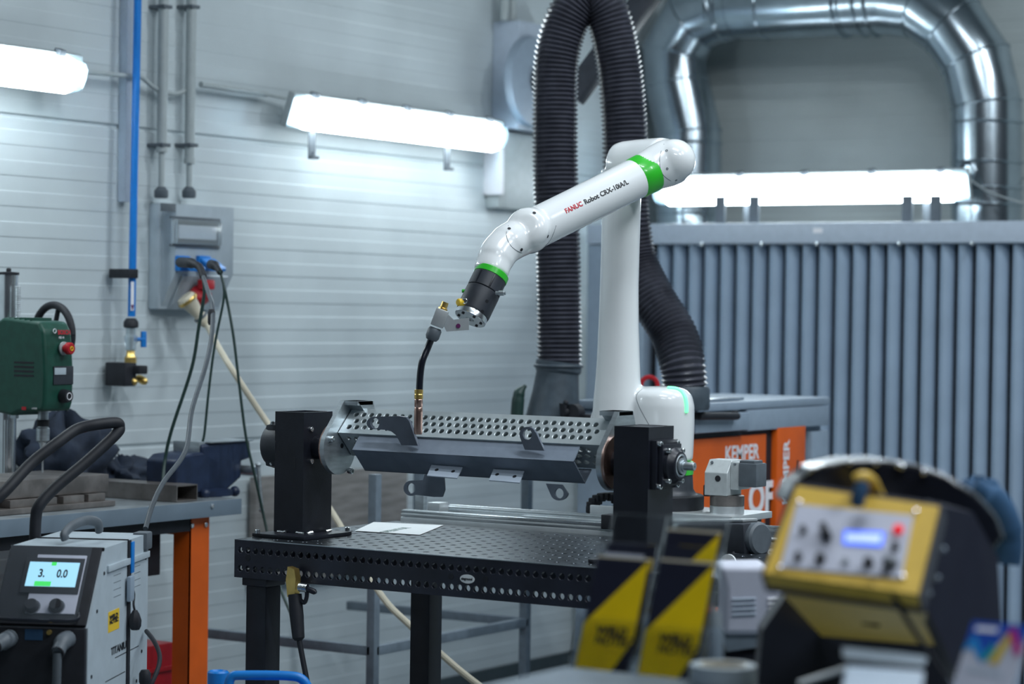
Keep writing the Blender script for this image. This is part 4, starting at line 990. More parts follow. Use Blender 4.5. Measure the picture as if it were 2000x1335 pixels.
obj('centre_hole', MB().lathe(TX(668, 870, XL_+.0142), (1, 0, 0), [(.007, 0), (.007, .0006), (0, .0006)], 16), M['rubber'], fl)
p = TX(711, 784, XL_+.0145); 
XR_ = 1.070
fr = faceplate(XR_, -1, 'round steel faceplate with folded arm on the right column', 0)
# gearbox on right column
xg = 1.204
t = cr
MG = lambda x: C0.x+x
obj('gearbox_plate', MB().box(MG(xg), MG(xg+.018), C0.y+.158, C0.y+.272, C0.z+.188, C0.z+.312, .003).box(MG(xg+.018), MG(xg+.032), C0.y+.165, C0.y+.265, C0.z+.196, C0.z+.302, .003), M['black'], t)
obj('bearing_housing', MB().lathe(T(xg+.03, AX_Y, AX_Z), (1, 0, 0), [(.046, 0), (.046, .012), (.040, .018), (.036, .028), (.030, .030)], 32), M['black'], t)
obj('bearing_ring', MB().lathe(T(xg+.056, AX_Y, AX_Z), (1, 0, 0), [(.030, 0), (.030, .004), (.027, .006), (.024, .004), (.021, .004), (.021, .010), (.015, .010), (.015, .014)], 28), M['steel'], t)
obj('shaft', MB().lathe(T(xg+.06, AX_Y, AX_Z), (1, 0, 0), [(.0105, 0), (.0105, .036), (.0095, .038), (.003, .038), (.003, .034), (0, .034)], 20), M['steel'], t)
for dy, dz in ((-.045, .055), (.045, .055), (-.045, -.052), (.045, -.052)):
    screwhead('socket_screw', T(xg+.018, AX_Y+dy, AX_Z+dz), (1, 0, 0), .0075, .010, M['bright'], t)
for dy, dz in ((-.032, .038), (.040, .036), (-.032, -.038), (.036, -.040)):
    screwhead('socket_screw', T(xg+.032, AX_Y+dy, AX_Z+dz), (1, 0, 0), .007, .014, M['bright'], t)

# perforated square beam
F_ = V((0, .202, .291)); T_ = V((0, .268, .357)); B_ = V((0, .268, .225)); K_ = V((0, .334, .291))
x0, x1 = XL_+.016, XR_-.016
t = thing('perforated_beam', T(.62, .27, .22), 'long square steel beam with rows of round holes, clamped between the faceplates', 'beam')
def holes(o_, uy, name):
    L_ = x1-x0; W_ = .0933; p = .0256; cells = []; rows = 3; hgt_ = .0235; m_ = (W_-3*hgt_)/2
    cells += [(0, L_, 0, m_, False), (0, L_, W_-m_, W_, False)]
    for r_ in range(3):
        v0 = m_+r_*hgt_; n = int((L_-.03)/p)-1; s0 = .012+(p/2 if r_ == 1 else 0)
        cells += [(0, s0, v0, v0+hgt_, False), (s0+n*p, L_, v0, v0+hgt_, False)]
        for i in range(n): cells.append((s0+i*p, s0+(i+1)*p, v0, v0+hgt_, True))
    return obj(name, MB().perfplate(o_, (1, 0, 0), uy, .005, cells, .0078, 14), M['perf'], t, smooth=0, fixn=False)
holes(T(x0, F_.y, F_.z), T_-F_, 'upper_front_face')
holes(T(x0, B_.y, B_.z), F_-B_, 'lower_front_face')
obj('rear_faces', MB().prism([T(x0, T_.y, T_.z), T(x0, K_.y, K_.z), T(x0, K_.y-.006, K_.z), T(x0, T_.y, T_.z-.008)], (1, 0, 0), x1-x0).prism([T(x0, K_.y, K_.z), T(x0, B_.y, B_.z), T(x0, B_.y, B_.z+.008), T(x0, K_.y-.007, K_.z)], (1, 0, 0), x1-x0), M['perf'], t)
# grey channel workpiece
nrm = V((0, -1, -1)).normalized()             # outward from lower front face
Pp = F_+V((0, .0015, -.0015))+nrm*.001; 
al = V((0, 1, -1)).normalized()
Pp = F_+al*.006+nrm*.001; Qp = Pp+al*.105; Rp = Pp+nrm*.050+al*.004; Bp = Rp+al*.085
print('R', Rp, 'B', Bp)
def xat(px, py, y): return (PL(px, py, 1, C0.y+y)-C0).x
xa_, xb_ = xat(688, 877, Rp.y), xat(1120, 902, Rp.y)
print('channel x', xa_, xb_)
th = .003
t = thing('channel_workpiece', T((xa_+xb_)/2, .2, .18), 'dark grey folded steel channel with lugs and tabs, fixed under the beam', 'workpiece')
def wall2(a, b, c, d): return [T(xa_, *a.yz) for a in (a, b, c, d)]
i1 = (Rp-Pp).normalized()
mb = MB()
def slab(a, b, inn): mb.prism([T(xa_, a.y, a.z), T(xa_, b.y, b.z), T(xa_, (b+inn).y, (b+inn).z), T(xa_, (a+inn).y, (a+inn).z)], (1, 0, 0), xb_-xa_)
slab(Pp, Rp, al*th); slab(Rp, Bp, -nrm*th); slab(Bp, Bp-nrm*.048, -al*th)
# bent end caps angle: left end mitred look
obj('channel', mb, M['chan'], t)
# lugs: plates standing off; helper with outline in plane perpendicular to X? they stand on ridge faces
def lug(name, px_pts, y, hole=None, th_=.006, m='bracket'):
    """flat plate in a plane of constant Y (parallel to table front), outline from photo"""
    pts = [TY(px, py, y) for px, py in px_pts]
    if hole:
        hc = TY(hole[0], hole[1], y); hr = hole[2]
        # outline polygon with hole: build with bmesh triangulation
        bm = bmesh.new(); n = len(pts); ov = [bm.verts.new(p) for p in pts]; hv = [bm.verts.new(hc+V((hr*math.cos(2*math.pi*k/16), 0, hr*math.sin(2*math.pi*k/16)))) for k in range(16)]
        es = [bm.edges.new((ov[i], ov[(i+1) % n])) for i in range(n)]+[bm.edges.new((hv[i], hv[(i+1) % 16])) for i in range(16)]
        bmesh.ops.triangle_fill(bm, use_beauty=True, edges=es)
        r_ = bmesh.ops.extrude_face_region(bm, geom=bm.faces[:]+bm.edges[:]+bm.verts[:])
        bmesh.ops.translate(bm, vec=(0, th_, 0), verts=[g for g in r_['geom'] if isinstance(g, bmesh.types.BMVert)])
        bm.verts.index_update(); mb = MB().add([v.co.copy() for v in bm.verts], [[v.index for v in f.verts] for f in bm.faces]); bm.free()
        return obj(name, mb, M[m], t, smooth=.5)
    return obj(name, MB().prism(pts, (0, 1, 0), th_), M[m], t, smooth=.5)
def arc(cx, cy, rx, ry, a0, a1, n=8, rot=0):
    out = []
    for k in range(n+1):
        a = math.radians(a0+(a1-a0)*k/n); x = rx*math.cos(a); y = -ry*math.sin(a); c, s_ = math.cos(rot), math.sin(rot)
        out.append((cx+x*c-y*s_, cy+x*s_+y*c))
    return out
lug('lug', arc(732, 826, 16, 13, 80, 240, 8)+[(752, 839), (764, 842), (773, 849), (784, 869), (816, 870), (799, 822), (792, 814), (778, 812)], .170, (732, 826, .0150), .010)
lug('lug', arc(1030, 848, 16, 15, 20, 190, 9)+[(1025, 878), (1063, 880), (1047, 845)], .172, (1030, 848, .0140), .008)
lug('lug', [(829, 926), (866, 928), (868, 956), (863, 970), (848, 970), (812, 966)]+arc(803, 953, 15, 15, 280, 90, 10)+[(826, 937)], .215, (803, 953, .0140), .006, 'chan')
lug('lug', [(1066, 944), (1097, 946)]+arc(1092, 962, 17, 15, -5, -165, 9), .215, (1092, 963, .0135), .006, 'chan')
for (a, b, c, d), hs_ in ((((843, 906), (904, 911), (893, 933), (834, 928)), ((853, 917), (885, 920))), (((964, 915), (1024, 919), (1015, 942), (955, 937)), ((971, 926), (1005, 930)))):
    q = [TY(a[0], a[1], Rp.y+.030), TY(b[0], b[1], Rp.y+.030), TY(c[0], c[1], Rp.y-.012), TY(d[0], d[1], Rp.y-.012)]
    o = obj('tab', MB().prism(q, (0, .3, -1), .0025), M['rail'], t, label='pale tab with two holes')
    n_ = (q[1]-q[0]).cross(q[3]-q[0]).normalized()
    if n_.z < 0: n_ = -n_
    for hx_, hy_ in hs_:
        r = ray(hx_, hy_); den = r.dot(n_); p = CPOS+r*((q[0]-CPOS).dot(n_)/den)
        obj('tab_hole', MB().lathe(p, n_, [(.0055, 0), (.0055, .0006), (0, .0006)], 14), M['rubber'], o)

# ================================================================== LINEAR TRACK + CARRIAGE
t = thing('linear_track', T(.6, .85, -.1), 'aluminium linear track running along the rear edge of the black table', 'linear track')
obj('profile', MB().box(MG(-.01), MG(1.35), C0.y+.80, C0.y+.845, C0.z-.08, C0.z+.010, .003).box(MG(-.01), MG(1.35), C0.y+.801, C0.y+.84, C0.z+.014, C0.z+.020, .002), M['alu'], t)
obj('front_rail', MB().cyl(T(-.01, .82, .012), T(1.35, .82, .012), .009, seg=14).box(MG(-.01), MG(.72), C0.y+.805, C0.y+.835, C0.z+.020, C0.z+.031, .003), M['bright'], t)
obj('rear_rail', MB().box(MG(.06), MG(1.35), C0.y+.95, C0.y+.99, C0.z-.08, C0.z+.028, .003).cyl(T(.06, .965, .032), T(1.35, .965, .032), .009, seg=14), M['bright'], t)
obj('steel_ruler', MB(frame(T(.37, .90, .026), (1, 0, 0), (0, 1, 0))).box(0, .62, -.022, .022, 0, .004, .001), M['steel'], t)
q = TY(852, 988, .90); obj('carriage_block', MB().box(q.x-.02, q.x+.025, q.y-.02, q.y+.03, q.z-.014, q.z+.012, .002), M['alu'], t)
q = TY(822, 975, 1.0); obj('stop_post', MB().box(q.x-.016, q.x+.016, q.y-.01, q.y+.01, q.z-.06, q.z+.02, .002), M['steel'], t)
q = TY(1180, 1012, .80); obj('end_stop', MB().box(q.x-.004, q.x+.03, q.y-.012, q.y+.04, q.z-.03, q.z+.012, .003), M['rubber'], t)
t = thing('carriage_plate', T(.8, 1.1, .03), 'thick aluminium plate carrying the robot and gear motor', 'mounting plate')
obj('plate', MB().box(MG(.556), MG(1.018), C0.y+.975, C0.y+1.232, C0.z+.038, C0.z+.057, .002), M['alu'], t)
obj('front_lip', MB().box(MG(.556), MG(.70), C0.y+.962, C0.y+.974, C0.z+.040, C0.z+.066, .002), M['alu'], t)
obj('support_beam', MB().box(MG(.56), MG(1.0), C0.y+1.0, C0.y+1.2, C0.z-.10, C0.z+.037, .003), M['dkplastic'], t)
# gear motor
t = thing('gear_motor', T(.95, 1.1, .057), 'light grey angular gearbox with dark servo motor standing on the aluminium plate', 'gear motor')
gx0, gy0 = .905, 1.0
p = TY(1420, 998, 1.08); cx_, cy_ = p.x, C0.y+1.08
cy_ = C0.y+1.09; cx_ = PL(1420, 985, 1, cy_).x
obj('flange_base', MB().lathe((cx_, cy_, C0.z+.057), (0, 0, 1), [(.050, 0), (.050, .020), (.048, .022)], 30), M['alu'], t)
obj('output_ring', MB().lathe((cx_, cy_, C0.z+.079), (0, 0, 1), [(.050, 0), (.050, .028), (.046, .030)], 30), M['rusty'], t)
zb = C0.z+.109; zt = PL(1420, 897, 1, cy_).z; zc = PL(1380, 922, 1, cy_-.05).z
hw = .048
mb = MB(); prof = [(-hw, zb), (hw*.9, zb), (hw*.9, zt), (-hw+.030, zt), (-hw, zc)]
mb.prism([(cx_-.050, cy_+a, z) for a, z in prof], (1, 0, 0), .074); 
o = obj('gearbox_body', mb, M['cast'], t, smooth=.3); md = o.modifiers.new('b', 'BEVEL'); md.width = .002; md.segments = 2
yb_ = cy_-hw
obj('port', MB().lathe((PL(1402, 934, 1, yb_).x, yb_, PL(1402, 934, 1, yb_).z), (0, -1, 0), [(.009, 0), (.009, .001), (.006, .0012), (0, .0012)], 18), M['rubber'], t)
obj('adapter', MB().box(cx_+.024, cx_+.052, cy_-.030, cy_+.045, zb+.018, zt-.004, .004), M['cast'], t)
obj('servo_motor', MB().box(cx_+.052, cx_+.110, cy_-.034, cy_+.034, zb+.028, zt-.006, .005).box(cx_+.052, cx_+.10, cy_-.028, cy_+.028, zt-.01, zt+.002, .004), M['greypl'], t)
for px, py in ((1391, 903), (1436, 906)):
    p = PL(px, py, 1, cy_-hw+.02); obj('body_screw', MB().lathe(p, (0, -1, .6), [(.0045, 0), (.0045, .003), (0, .003)], 12), M['greypl'], t)
p = PL(1473, 921, 0, cx_+.052) 
# lower motor under the plate
t = thing('track_drive_motor', T(1.0, .8, -.1), 'black cylindrical drive motor under the aluminium plate at the table rear', 'drive motor')
a = P(1385, 1052, 6.55); b = P(1478, 1052, 6.42)
obj('motor_body', MB(frame(a, b-a, (0, 0, 1))).box(-.08, (b-a).length, -.045, .045, -.05, .05, .018), M['dkplastic'], t)
obj('motor_cap', MB().lathe(b, (b-a), [(.044, -.03), (.044, .012), (.038, .018), (0, .019)], 28), M['greypl'], t)
obj('top_strip', MB(frame(a, b-a, (0, 0, 1))).box(-.12, (b-a).length-.02, .046, .054, -.03, .03, .004), M['alu'], t)
cab('motor_cable', [P(1432, 1078, 6.4), P(1440, 1096, 6.38), P(1470, 1100, 6.36), P(1500, 1092, 6.36)], .004, M['rubber'], 'thin black cable looping below the cylindrical drive motor')
t = thing('lifting_lug', P(1425, 1100, 6.1), 'small white steel lug with a hole below the drive motor', 'lug')
c = P(1424, 1098, 6.2); obj('lug_plate', MB().lathe(c, (0, -1, 0), [(.022, 0), (.022, .006), (.009, .006), (.009, .004), (0, .004)], 20).box(c.x-.022, c.x+.022, c.y-.006, c.y, c.z-.05, c.z, .001), M['paper'], t)
# energy chain
t = thing('energy_chain', T(.6, 1.05, .04), 'black plastic energy chain curled behind the right column', 'cable chain')
mb = MB(); cc = P(1180, 985, 7.25); 
for k in range(9):
    a = math.radians(205-k*20); p = cc+RGT*(.042*1.05*math.cos(a)+.01)+UPV*(.036*math.sin(a)-.01)
    mb.box(p.x-.011, p.x+.011, p.y-.025, p.y+.025, p.z-.011, p.z+.011, .004)
obj('links', mb, M['rubber'], t)
mb = MB()
for k in range(4):
    p = P(1385+k*9, 945-k*8 if False else 950+(-1)**k*5, 7.15); mb.box(p.x-.010, p.x+.010, p.y-.02, p.y+.02, p.z-.02, p.z+.014, .004)
t = thing('energy_chain', P(1380, 960, 7.15), 'black cable chain piece between the robot base and the grey gearbox', 'cable chain'); obj('links', mb, M['rubber'], t)

# ================================================================== ROBOT
rb = thing('robot_arm', T(.715, 1.1, .057), 'white articulated robot arm with green rings holding a welding torch', 'robot arm')
bx_, by_ = C0.x+.715, C0.y+1.10
zb0 = C0.z+.057
zg0 = PL(1345, 928, 1, by_).z; zg1 = PL(1345, 902, 1, by_).z
def zpx(py, px=1285): return PL(px, py, 1, by_).z
obj('base_ring', MB().lathe((bx_, by_, zb0), (0, 0, 1), [(.128, 0), (.130, .004), (.130, zpx(966)-zb0), (.122, zpx(963)-zb0)], 44), M['rubber'], rb)
obj('base_flare', MB().lathe((bx_, by_, zpx(966)), (0, 0, 1), [(.121, 0), (.106, .008), (.098, .02), (.095, zg0-zpx(966))], 40), M['dkplastic'], rb)
obj('green_ring', MB().lathe((bx_, by_, zg0), (0, 0, 1), [(.096, 0), (.0975, .001), (.0975, zg1-zg0-.001), (.096, zg1-zg0)], 44), M['green'], rb)
# shoulder body + tower as one blended shell
mb = MB()
zs = zpx(757)
mb.lathe((bx_, by_, zg1), (0, 0, 1), [(.094, 0), (.0955, .01), (.0970, .05), (.0985, .11), (.0975, zs-zg1-.050), (.090, zs-zg1-.020), (.074, zs-zg1-.004), (.05, zs-zg1+.004), (0, zs-zg1+.006)], 44)
# horizontal shoulder drum to the tower side
zj = zpx(838)
mb.sweep([V((bx_-.02, by_, zj)), V((bx_-.17, by_, zj)), V((bx_-.20, by_, zj)), V((bx_-.212, by_, zj))], [.082, .086, .080, .06], 40)
# tower
tw = []; tr = []
dT = 7.15
for py, xl1, xr1 in ((905, 1162, 1252), (860, 1156, 1258), (820, 1154, 1257), (780, 1157, 1256), (740, 1161, 1253), (700, 1164, 1251.5), (640, 1167, 1249.5), (560, 1170, 1249), (480, 1172.5, 1251), (420, 1173.5, 1253), (370, 1172, 1254), (330, 1172, 1255)):
    tw.append(P((xl1+xr1)/2, py, dT)); tr.append(U((xr1-xl1)/2, dT))
mb.sweep(tw, tr, 36, squash=.95)
mb.sweep([P(1200, 322, 7.16), P(1206, 322, 7.155), P(1218, 322, 7.14), P(1250, 321, 7.11), P(1300, 317, 7.04)], [.055, .064, .070, .074, .0735], 40)
o = obj('lower_arm_shell', mb, M['white'], rb)
md = o.modifiers.new('r', 'REMESH'); md.mode = 'VOXEL'; md.voxel_size = .0045; md.use_smooth_shade = True
md = o.modifiers.new('s', 'SMOOTH'); md.factor = .5; md.iterations = 22
lower = o
# forearm: cap + tapered tube + J5 ball + wrist
fc = P(1318, 313, 6.98); fg1 = P(1270, 333, 6.955); fg0 = P(1241, 349, 6.93)
j5 = P(1033, 452, 6.72)
mb = MB()
mb.sweep([P(1325, 312, 6.955), P(1321, 312, 6.962), fc, P(1300, 320, 6.975), P(1283, 327, 6.965), fg1, fg0], [.035, .058, .068, .0685, .065, .0605, .0585], 40)
mb.ball(P(1317, 313, 6.965), .062, 28)
o = obj('elbow_cap_housing', mb, M['white'], rb)
md = o.modifiers.new('r', 'REMESH'); md.mode = 'VOXEL'; md.voxel_size = .004; md.use_smooth_shade = True
md = o.modifiers.new('s', 'SMOOTH'); md.factor = .5; md.iterations = 12
elbow = o
dirA = (j5-fg0).normalized()
LA = (j5-fg0).length
gq0 = P(1240, 349.5, 6.93); gq1 = P(1272, 333.5, 6.957)
obj('green_ring', MB().sweep([gq1, gq1.lerp(gq0, .1), gq1.lerp(gq0, .9), gq0], [.0590, .0612, .0602, .0582], 48), M['green'], rb)
mb = MB()
mb.sweep([fg0-dirA*.01, fg0, fg0+dirA*LA*.1, fg0+dirA*LA*.5, fg0+dirA*LA*.85, j5], [.0585, .0585, .0583, .0578, .0575, .0575], 40)
mb.ball(j5, .0615, 32)
# joint drum facing the camera
fa = (-FWD*.92-RGT*.1+UPV*.30).normalized()
mb.sweep([j5+V((0, 0, 0)), j5+fa*.035, j5+fa*.050, j5+fa*.060], [.0615, .0600, .050, .030], 40)
w1 = P(975, 490, 6.66); w2 = P(962, 525, 6.63); w3 = P(961, 532, 6.625)
mb.sweep(spline([P(1018, 462, 6.71), P(994, 474, 6.68), P(974, 494, 6.655), P(963, 518, 6.635), P(958, 534, 6.625)], 6), [.054]*8+[.0515]*8+[.0485]*9, 36)
o = obj('forearm_shell', mb, M['white'], rb)
md = o.modifiers.new('r', 'REMESH'); md.mode = 'VOXEL'; md.voxel_size = .0035; md.use_smooth_shade = True
md = o.modifiers.new('s', 'SMOOTH'); md.factor = .5; md.iterations = 30
fore = o
# wrist
wa = P(961, 534, 6.622); wb = P(921, 616, 6.575); wd_ = (wb-wa).normalized(); Lw = (wb-wa).length
obj('green_ring', MB().lathe(wa-wd_*.004, wd_, [(.0468, 0), (.0480, .001), (.0480, .017), (.0468, .018)], 44), M['green'], rb)
obj('wrist_collar', MB().lathe(wa+wd_*.014, wd_, [(.0465, 0), (.0465, .004), (.0468, .042), (.0445, .044)], 40), M['dkplastic'], rb)
obj('tool_body', MB().lathe(wa+wd_*.058, wd_, [(.044, 0), (.0475, .003), (.0475, Lw-.070), (.0462, Lw-.064)], 12 if False else 40), M['dkplastic'], rb)
for k in range(14):
    u_, v_ = perp(wd_); a = 2*math.pi*k/14; d = u_*math.cos(a)+v_*math.sin(a)
    c = wa+wd_*.036+d*.0462
    obj('collar_rib', MB(frame(c, wd_, d)).box(-.019, .019, -.001, .0012, -.003, .003, .0008), M['black'], rb) if k % 2 == 0 else None
obj('tool_flange', MB().lathe(wb-wd_*.008, wd_, [(.0445, 0), (.0450, .001), (.0450, .018), (.043, .0195), (.012, .0195), (.010, .012), (0, .012)], 40), M['bright'], rb)
p = P(898, 590, 6.50); obj('yellow_knob', MB().lathe(P(908, 590, 6.51), p-P(908, 590, 6.51), [(.006, 0), (.006, .005), (.010, .006), (.010, .022), (.008, .024)], 16), M['stick'], rb)
obj('side_port', MB().lathe(P(908, 587, 6.497), -FWD+RGT*-.3, [(.008, 0), (.008, .003), (.006, .004), (.005, .001), (0, .001)], 18), M['bright'], rb)
p = P(972, 572, 6.55); obj('cable_coupling', MB().lathe(P(968, 572, 6.56), RGT*1-FWD*.2, [(.005, 0), (.005, .008), (.0075, .009), (.0075, .022), (.005, .024), (.005, .028)], 14), M['steel'], rb)
p = P(906, 568, 6.6); obj('green_stud', MB().lathe(p, -RGT, [(.005, -.01), (.005, .005), (0, .006)], 12), M['green'], rb)
for px, py in ((951, 588), (942, 608)):
    p = P(px, py, 6.50); obj('recess_slot', MB().lathe(p+FWD*.004, -FWD, [(.005, 0), (.005, .004), (0, .004)], 12), M['rubber'], rb)
uu_, vv_ = perp(wd_)
for k in range(6):
    a_ = k*math.pi/3+.4
    obj('flange_screw', MB().lathe(wb+wd_*.011+(uu_*math.cos(a_)+vv_*math.sin(a_))*.033, wd_, [(.0042, -.004), (.0042, .003), (0, .003)], 12), M['rubber'], rb)
# green status light band on shoulder
bv = bvh_of(lower)
pts = []
for px, py in ((1303, 758), (1318, 759), (1330, 764), (1337, 775), (1340, 790), (1340, 806)):
    h = hit(bv, px, py)
    if h: pts.append(h[0]+h[1]*.0005)
if len(pts) > 3:
    obj('status_light', MB().sweep(spline(pts, 6), [.003]+[.0065]*(len(spline(pts, 6))-2)+[.004], 12), M['led'], rb)
# seams and screws
def seam(bvh, pp, r=.0008, m='greypl'):
    pts = []
    for px, py in pp:
        h = hit(bvh, px, py)
        if h: pts.append(h[0])
    if len(pts) > 2: obj('cover_seam', MB().sweep(spline(pts, 5), r, 6), M[m], rb)
seam(bv, ((1254, 760), (1245, 768), (1243, 778), (1249, 795), (1258, 812), (1268, 830)))
bf = bvh_of(fore)
seam(bf, ((993, 440), (989, 455), (992, 470), (1002, 484), (1018, 493), (1036, 495), (1054, 489), (1070, 475), (1080, 458), (1086, 440)))
for px, py in ((1043.5, 415.5), (994.5, 446), (1070, 461.5), (1018.5, 487.5)):
    h = hit(bf, px, py)
    if h: obj('cover_screw', MB().lathe(h[0]-h[1]*.001, h[1], [(.0048, 0), (.0048, .0016), (.003, .0018), (0, .001)], 14), M['rubber'], rb)
be = bvh_of(elbow)
seam(be, ((1306, 269), (1297, 281), (1290, 300), (1288.5, 320), (1293, 338), (1305, 350), (1320, 357)))
for px, py in ((1302, 294), (1303, 329.5), (1320.5, 352)):
    h = hit(be, px, py)
    if h: obj('cover_screw', MB().lathe(h[0]-h[1]*.001, h[1], [(.0038, 0), (.0038, .0014), (0, .0008)], 14), M['greypl'], rb)
# lettering on the forearm
a = hit(bf, 1104, 413); b = hit(bf, 1226, 355)
if a and b:
    ux = (b[0]-a[0]).normalized(); nn_ = (a[1]+b[1]).normalized(); M4 = frame(a[0], ux, nn_.cross(ux))
    Ltot = (b[0]-a[0]).length
    text('FANUC', .0190, M4, M['redtxt'], rb, bold=.0007, fit=Ltot*.265, snap=bf)
    M5 = M4.copy(); M5.translation = a[0]+ux*Ltot*.30
    text('Robot CRX-10iA/L', .0195, M5, M['blktxt'], rb, bold=.0006, fit=Ltot*.70, snap=bf)
# ================================================================== TORCH
tt = thing('welding_torch', P(817, 850, 6.44), 'swan-neck welding torch pointing down at the beam, on an aluminium bracket', 'welding torch')
dB = 6.46
bl = [P(912, 622, dB), P(884, 624, dB), P(876, 612, dB), P(858, 606, dB), P(843, 632, dB), P(850, 645, dB), P(868, 646, dB), P(880, 648, dB), P(915, 644, dB)]
mb = MB().prism([P(862, 628, dB-.006), P(874, 612, dB-.006), P(886, 624, dB-.006), P(916, 620, dB-.006), P(916, 644, dB-.006), P(872, 647, dB-.006)], FWD, .02)
obj('bracket_arm', mb, M['alu'], tt)
u1 = (P(860, 606, dB)-P(848, 638, dB)).normalized()
c = P(858, 622, dB)
obj('clamp_block', MB(frame(c, u1, FWD)).box(-.022, .026, -.020, .020, -.018, .017, .003), M['alu'], tt)
obj('purple_mark', MB().lathe(P(895, 636, dB-.007), -FWD, [(.006, 0), (.006, .0012), (0, .0012)], 16, ), M['purple'], tt)
obj('brass_inlet', MB().cyl(c+u1*.02, c+u1*.047, .0095, seg=12).lathe(c+u1*.024, u1, [(.0125, 0), (.0125, .006), (.0095, .008)], 8), M['brass'], tt)
obj('neck_nut', MB().lathe(P(851, 640, dB), P(842, 664, dB)-P(851, 640, dB), [(.0150, 0), (.0190, .006), (.0190, .026), (.0150, .034), (.010, .036)], 16), M['greypl'], tt)
npts = [P(843, 660, dB), P(835, 680, dB), P(825, 705, 6.45), P(821, 730, 6.45), P(819, 762, 6.45)]
obj('swan_neck', MB().sweep(spline(npts, 8), .0093, 20), M['hub'], tt)
def tz(py): return P(818, py, 6.45)
a = tz(760); dn = (P(816.5, 850, 6.45)-a).normalized()
obj('brass_collar', MB().lathe(a, dn, [(.0098, 0), (.0118, .001), (.0118, .010), (.0104, .012), (.0118, .014), (.0118, .024), (.010, .026)], 24), M['brass'], tt)
obj('gas_nozzle', MB().lathe(a, dn, [(.0098, .026), (.0112, .028), (.0112, .046), (.0100, .048), (.0112, .050), (.0116, .060), (.0115, .115), (.0098, .120), (.0088, .120), (.0088, .112), (0, .112)], 28), M['copper'], tt)

# ================================================================== FOREGROUND
ZF = 1.03
bl_ = PL(1106, 1300, 2, ZF)
t = thing('foreground_table', (bl_.x+.6, bl_.y-.4, 0), 'grey table top at the bottom edge carrying the brochures and wire feeder', 'table')
obj('top', MB().box(bl_.x, bl_.x+1.3, bl_.y-.9, bl_.y, ZF-.03, ZF, .006), M['rack'], t)
for dx, dy in ((.04, -.86), (.04, -.06), (1.24, -.86), (1.24, -.06)): obj('leg', MB().box(bl_.x+dx-.02, bl_.x+dx+.02, bl_.y+dy-.02, bl_.y+dy+.02, 0, ZF-.03, .003), M['rack'], t)
# brochures in acrylic holders, leaning back
def brochure(px, py, y, s_, label, wd=.099, mono=0):
    """px,py: top-left corner in the photo, y: its distance plane"""
    tl = PL(px, py, 1, y); ln = math.radians(21)
    up = V((0, math.sin(ln), math.cos(ln))); W_ = wd; Hh = .205*s_
    o_ = tl-up*Hh
    Mb = frame(o_, (1, 0, 0), up)
    holder = thing('brochure_holder', o_, 'clear acrylic holder of the '+label, 'brochure holder', None)
    e = .007
    mb = MB(Mb); mb.box(-e, W_+e, -.01, Hh+.030, -.008, -.006); 
    mb.box(-e, W_+e, -.01, Hh*.50, .006, .008); mb.box(-e-.002, -e, -.01, Hh*.5, -.008, .008); mb.box(W_+e, W_+e+.002, -.01, Hh*.5, -.008, .008)
    mb.box(-e, W_+e, -.012, -.01, -.03, .03)
    obj('acrylic_shell', mb, M['acryl'], holder)
    b = thing('brochure', o_, label, 'brochure')
    obj('cover_page', MB(Mb).box(0, W_, 0, Hh, -.003, .002), M['navyp'], b)
    mb = MB(Mb); z = .0026
    mb.prism([(W_, Hh, .002), (W_, .068*s_, .002), (W_*.62, 0, .002), (0.0, 0, .002), (0, Hh*.44, .002)], (0, 0, 1), .0006)
    obj('yellow_shape', mb, M['yellowp'], b)
    text('WELD', .021, Mb @ Matrix.Translation(V((W_*.28, Hh*.39, .003))), M['navyp'], b, bold=.001)
    text('NOTEC', .021, Mb @ Matrix.Translation(V((W_*.28, Hh*.31, .003))), M['navyp'], b, bold=.0006)
    obj('gold_edge', MB(Mb).box(0, W_, Hh, Hh+.004, -.003, .002), M['cream'], b)
    return Mb
yB = PL(1180, 1300, 2, ZF).y
c = PL(1180, 1290, 2, ZF)
y_top = c.y+.075
brochure(1168, 1088, y_top, 1.0, 'yellow and navy brochure at the left front')
brochure(1290, 1095, y_top-.08, 1.02, 'yellow and navy brochure at the right front')
brochure(1305, 1036, y_top+.06, 1.0, 'yellow and navy brochure standing highest at the rear')
# rear-left brochure with photos
tl = PL(1200, 1002, 1, y_top+.10); up = V((0, math.sin(.36), math.cos(.36))); o_ = tl-up*.25; Mb = frame(o_, (1, 0, 0), up)
h_ = thing('brochure_holder', o_, 'tall acrylic holder with empty top at the rear left', 'brochure holder')
mb = MB(Mb); mb.box(0, .105, -.01, .25, 0, .002); mb.box(0, .105, -.01, .12, .016, .018); mb.box(-.002, 0, -.01, .12, 0, .018); mb.box(.105, .107, -.01, .12, 0, .018); mb.box(-.002, .107, -.012, -.01, -.03, .04)
obj('acrylic_shell', mb, M['acryl'], h_)
b_ = thing('brochure', o_, 'dark brochure with pale print band behind the left yellow brochure', 'brochure')
obj('cover_page', MB(Mb).box(.004, .101, 0, .195, .005, .009), M['navyp'], b_)
obj('pale_band', MB(Mb).box(.004, .08, .155, .178, .009, .0096), M['panelw'], b_)
obj('yellow_dot', MB(Mb).box(.082, .098, .150, .172, .009, .0096), M['stick'], b_)

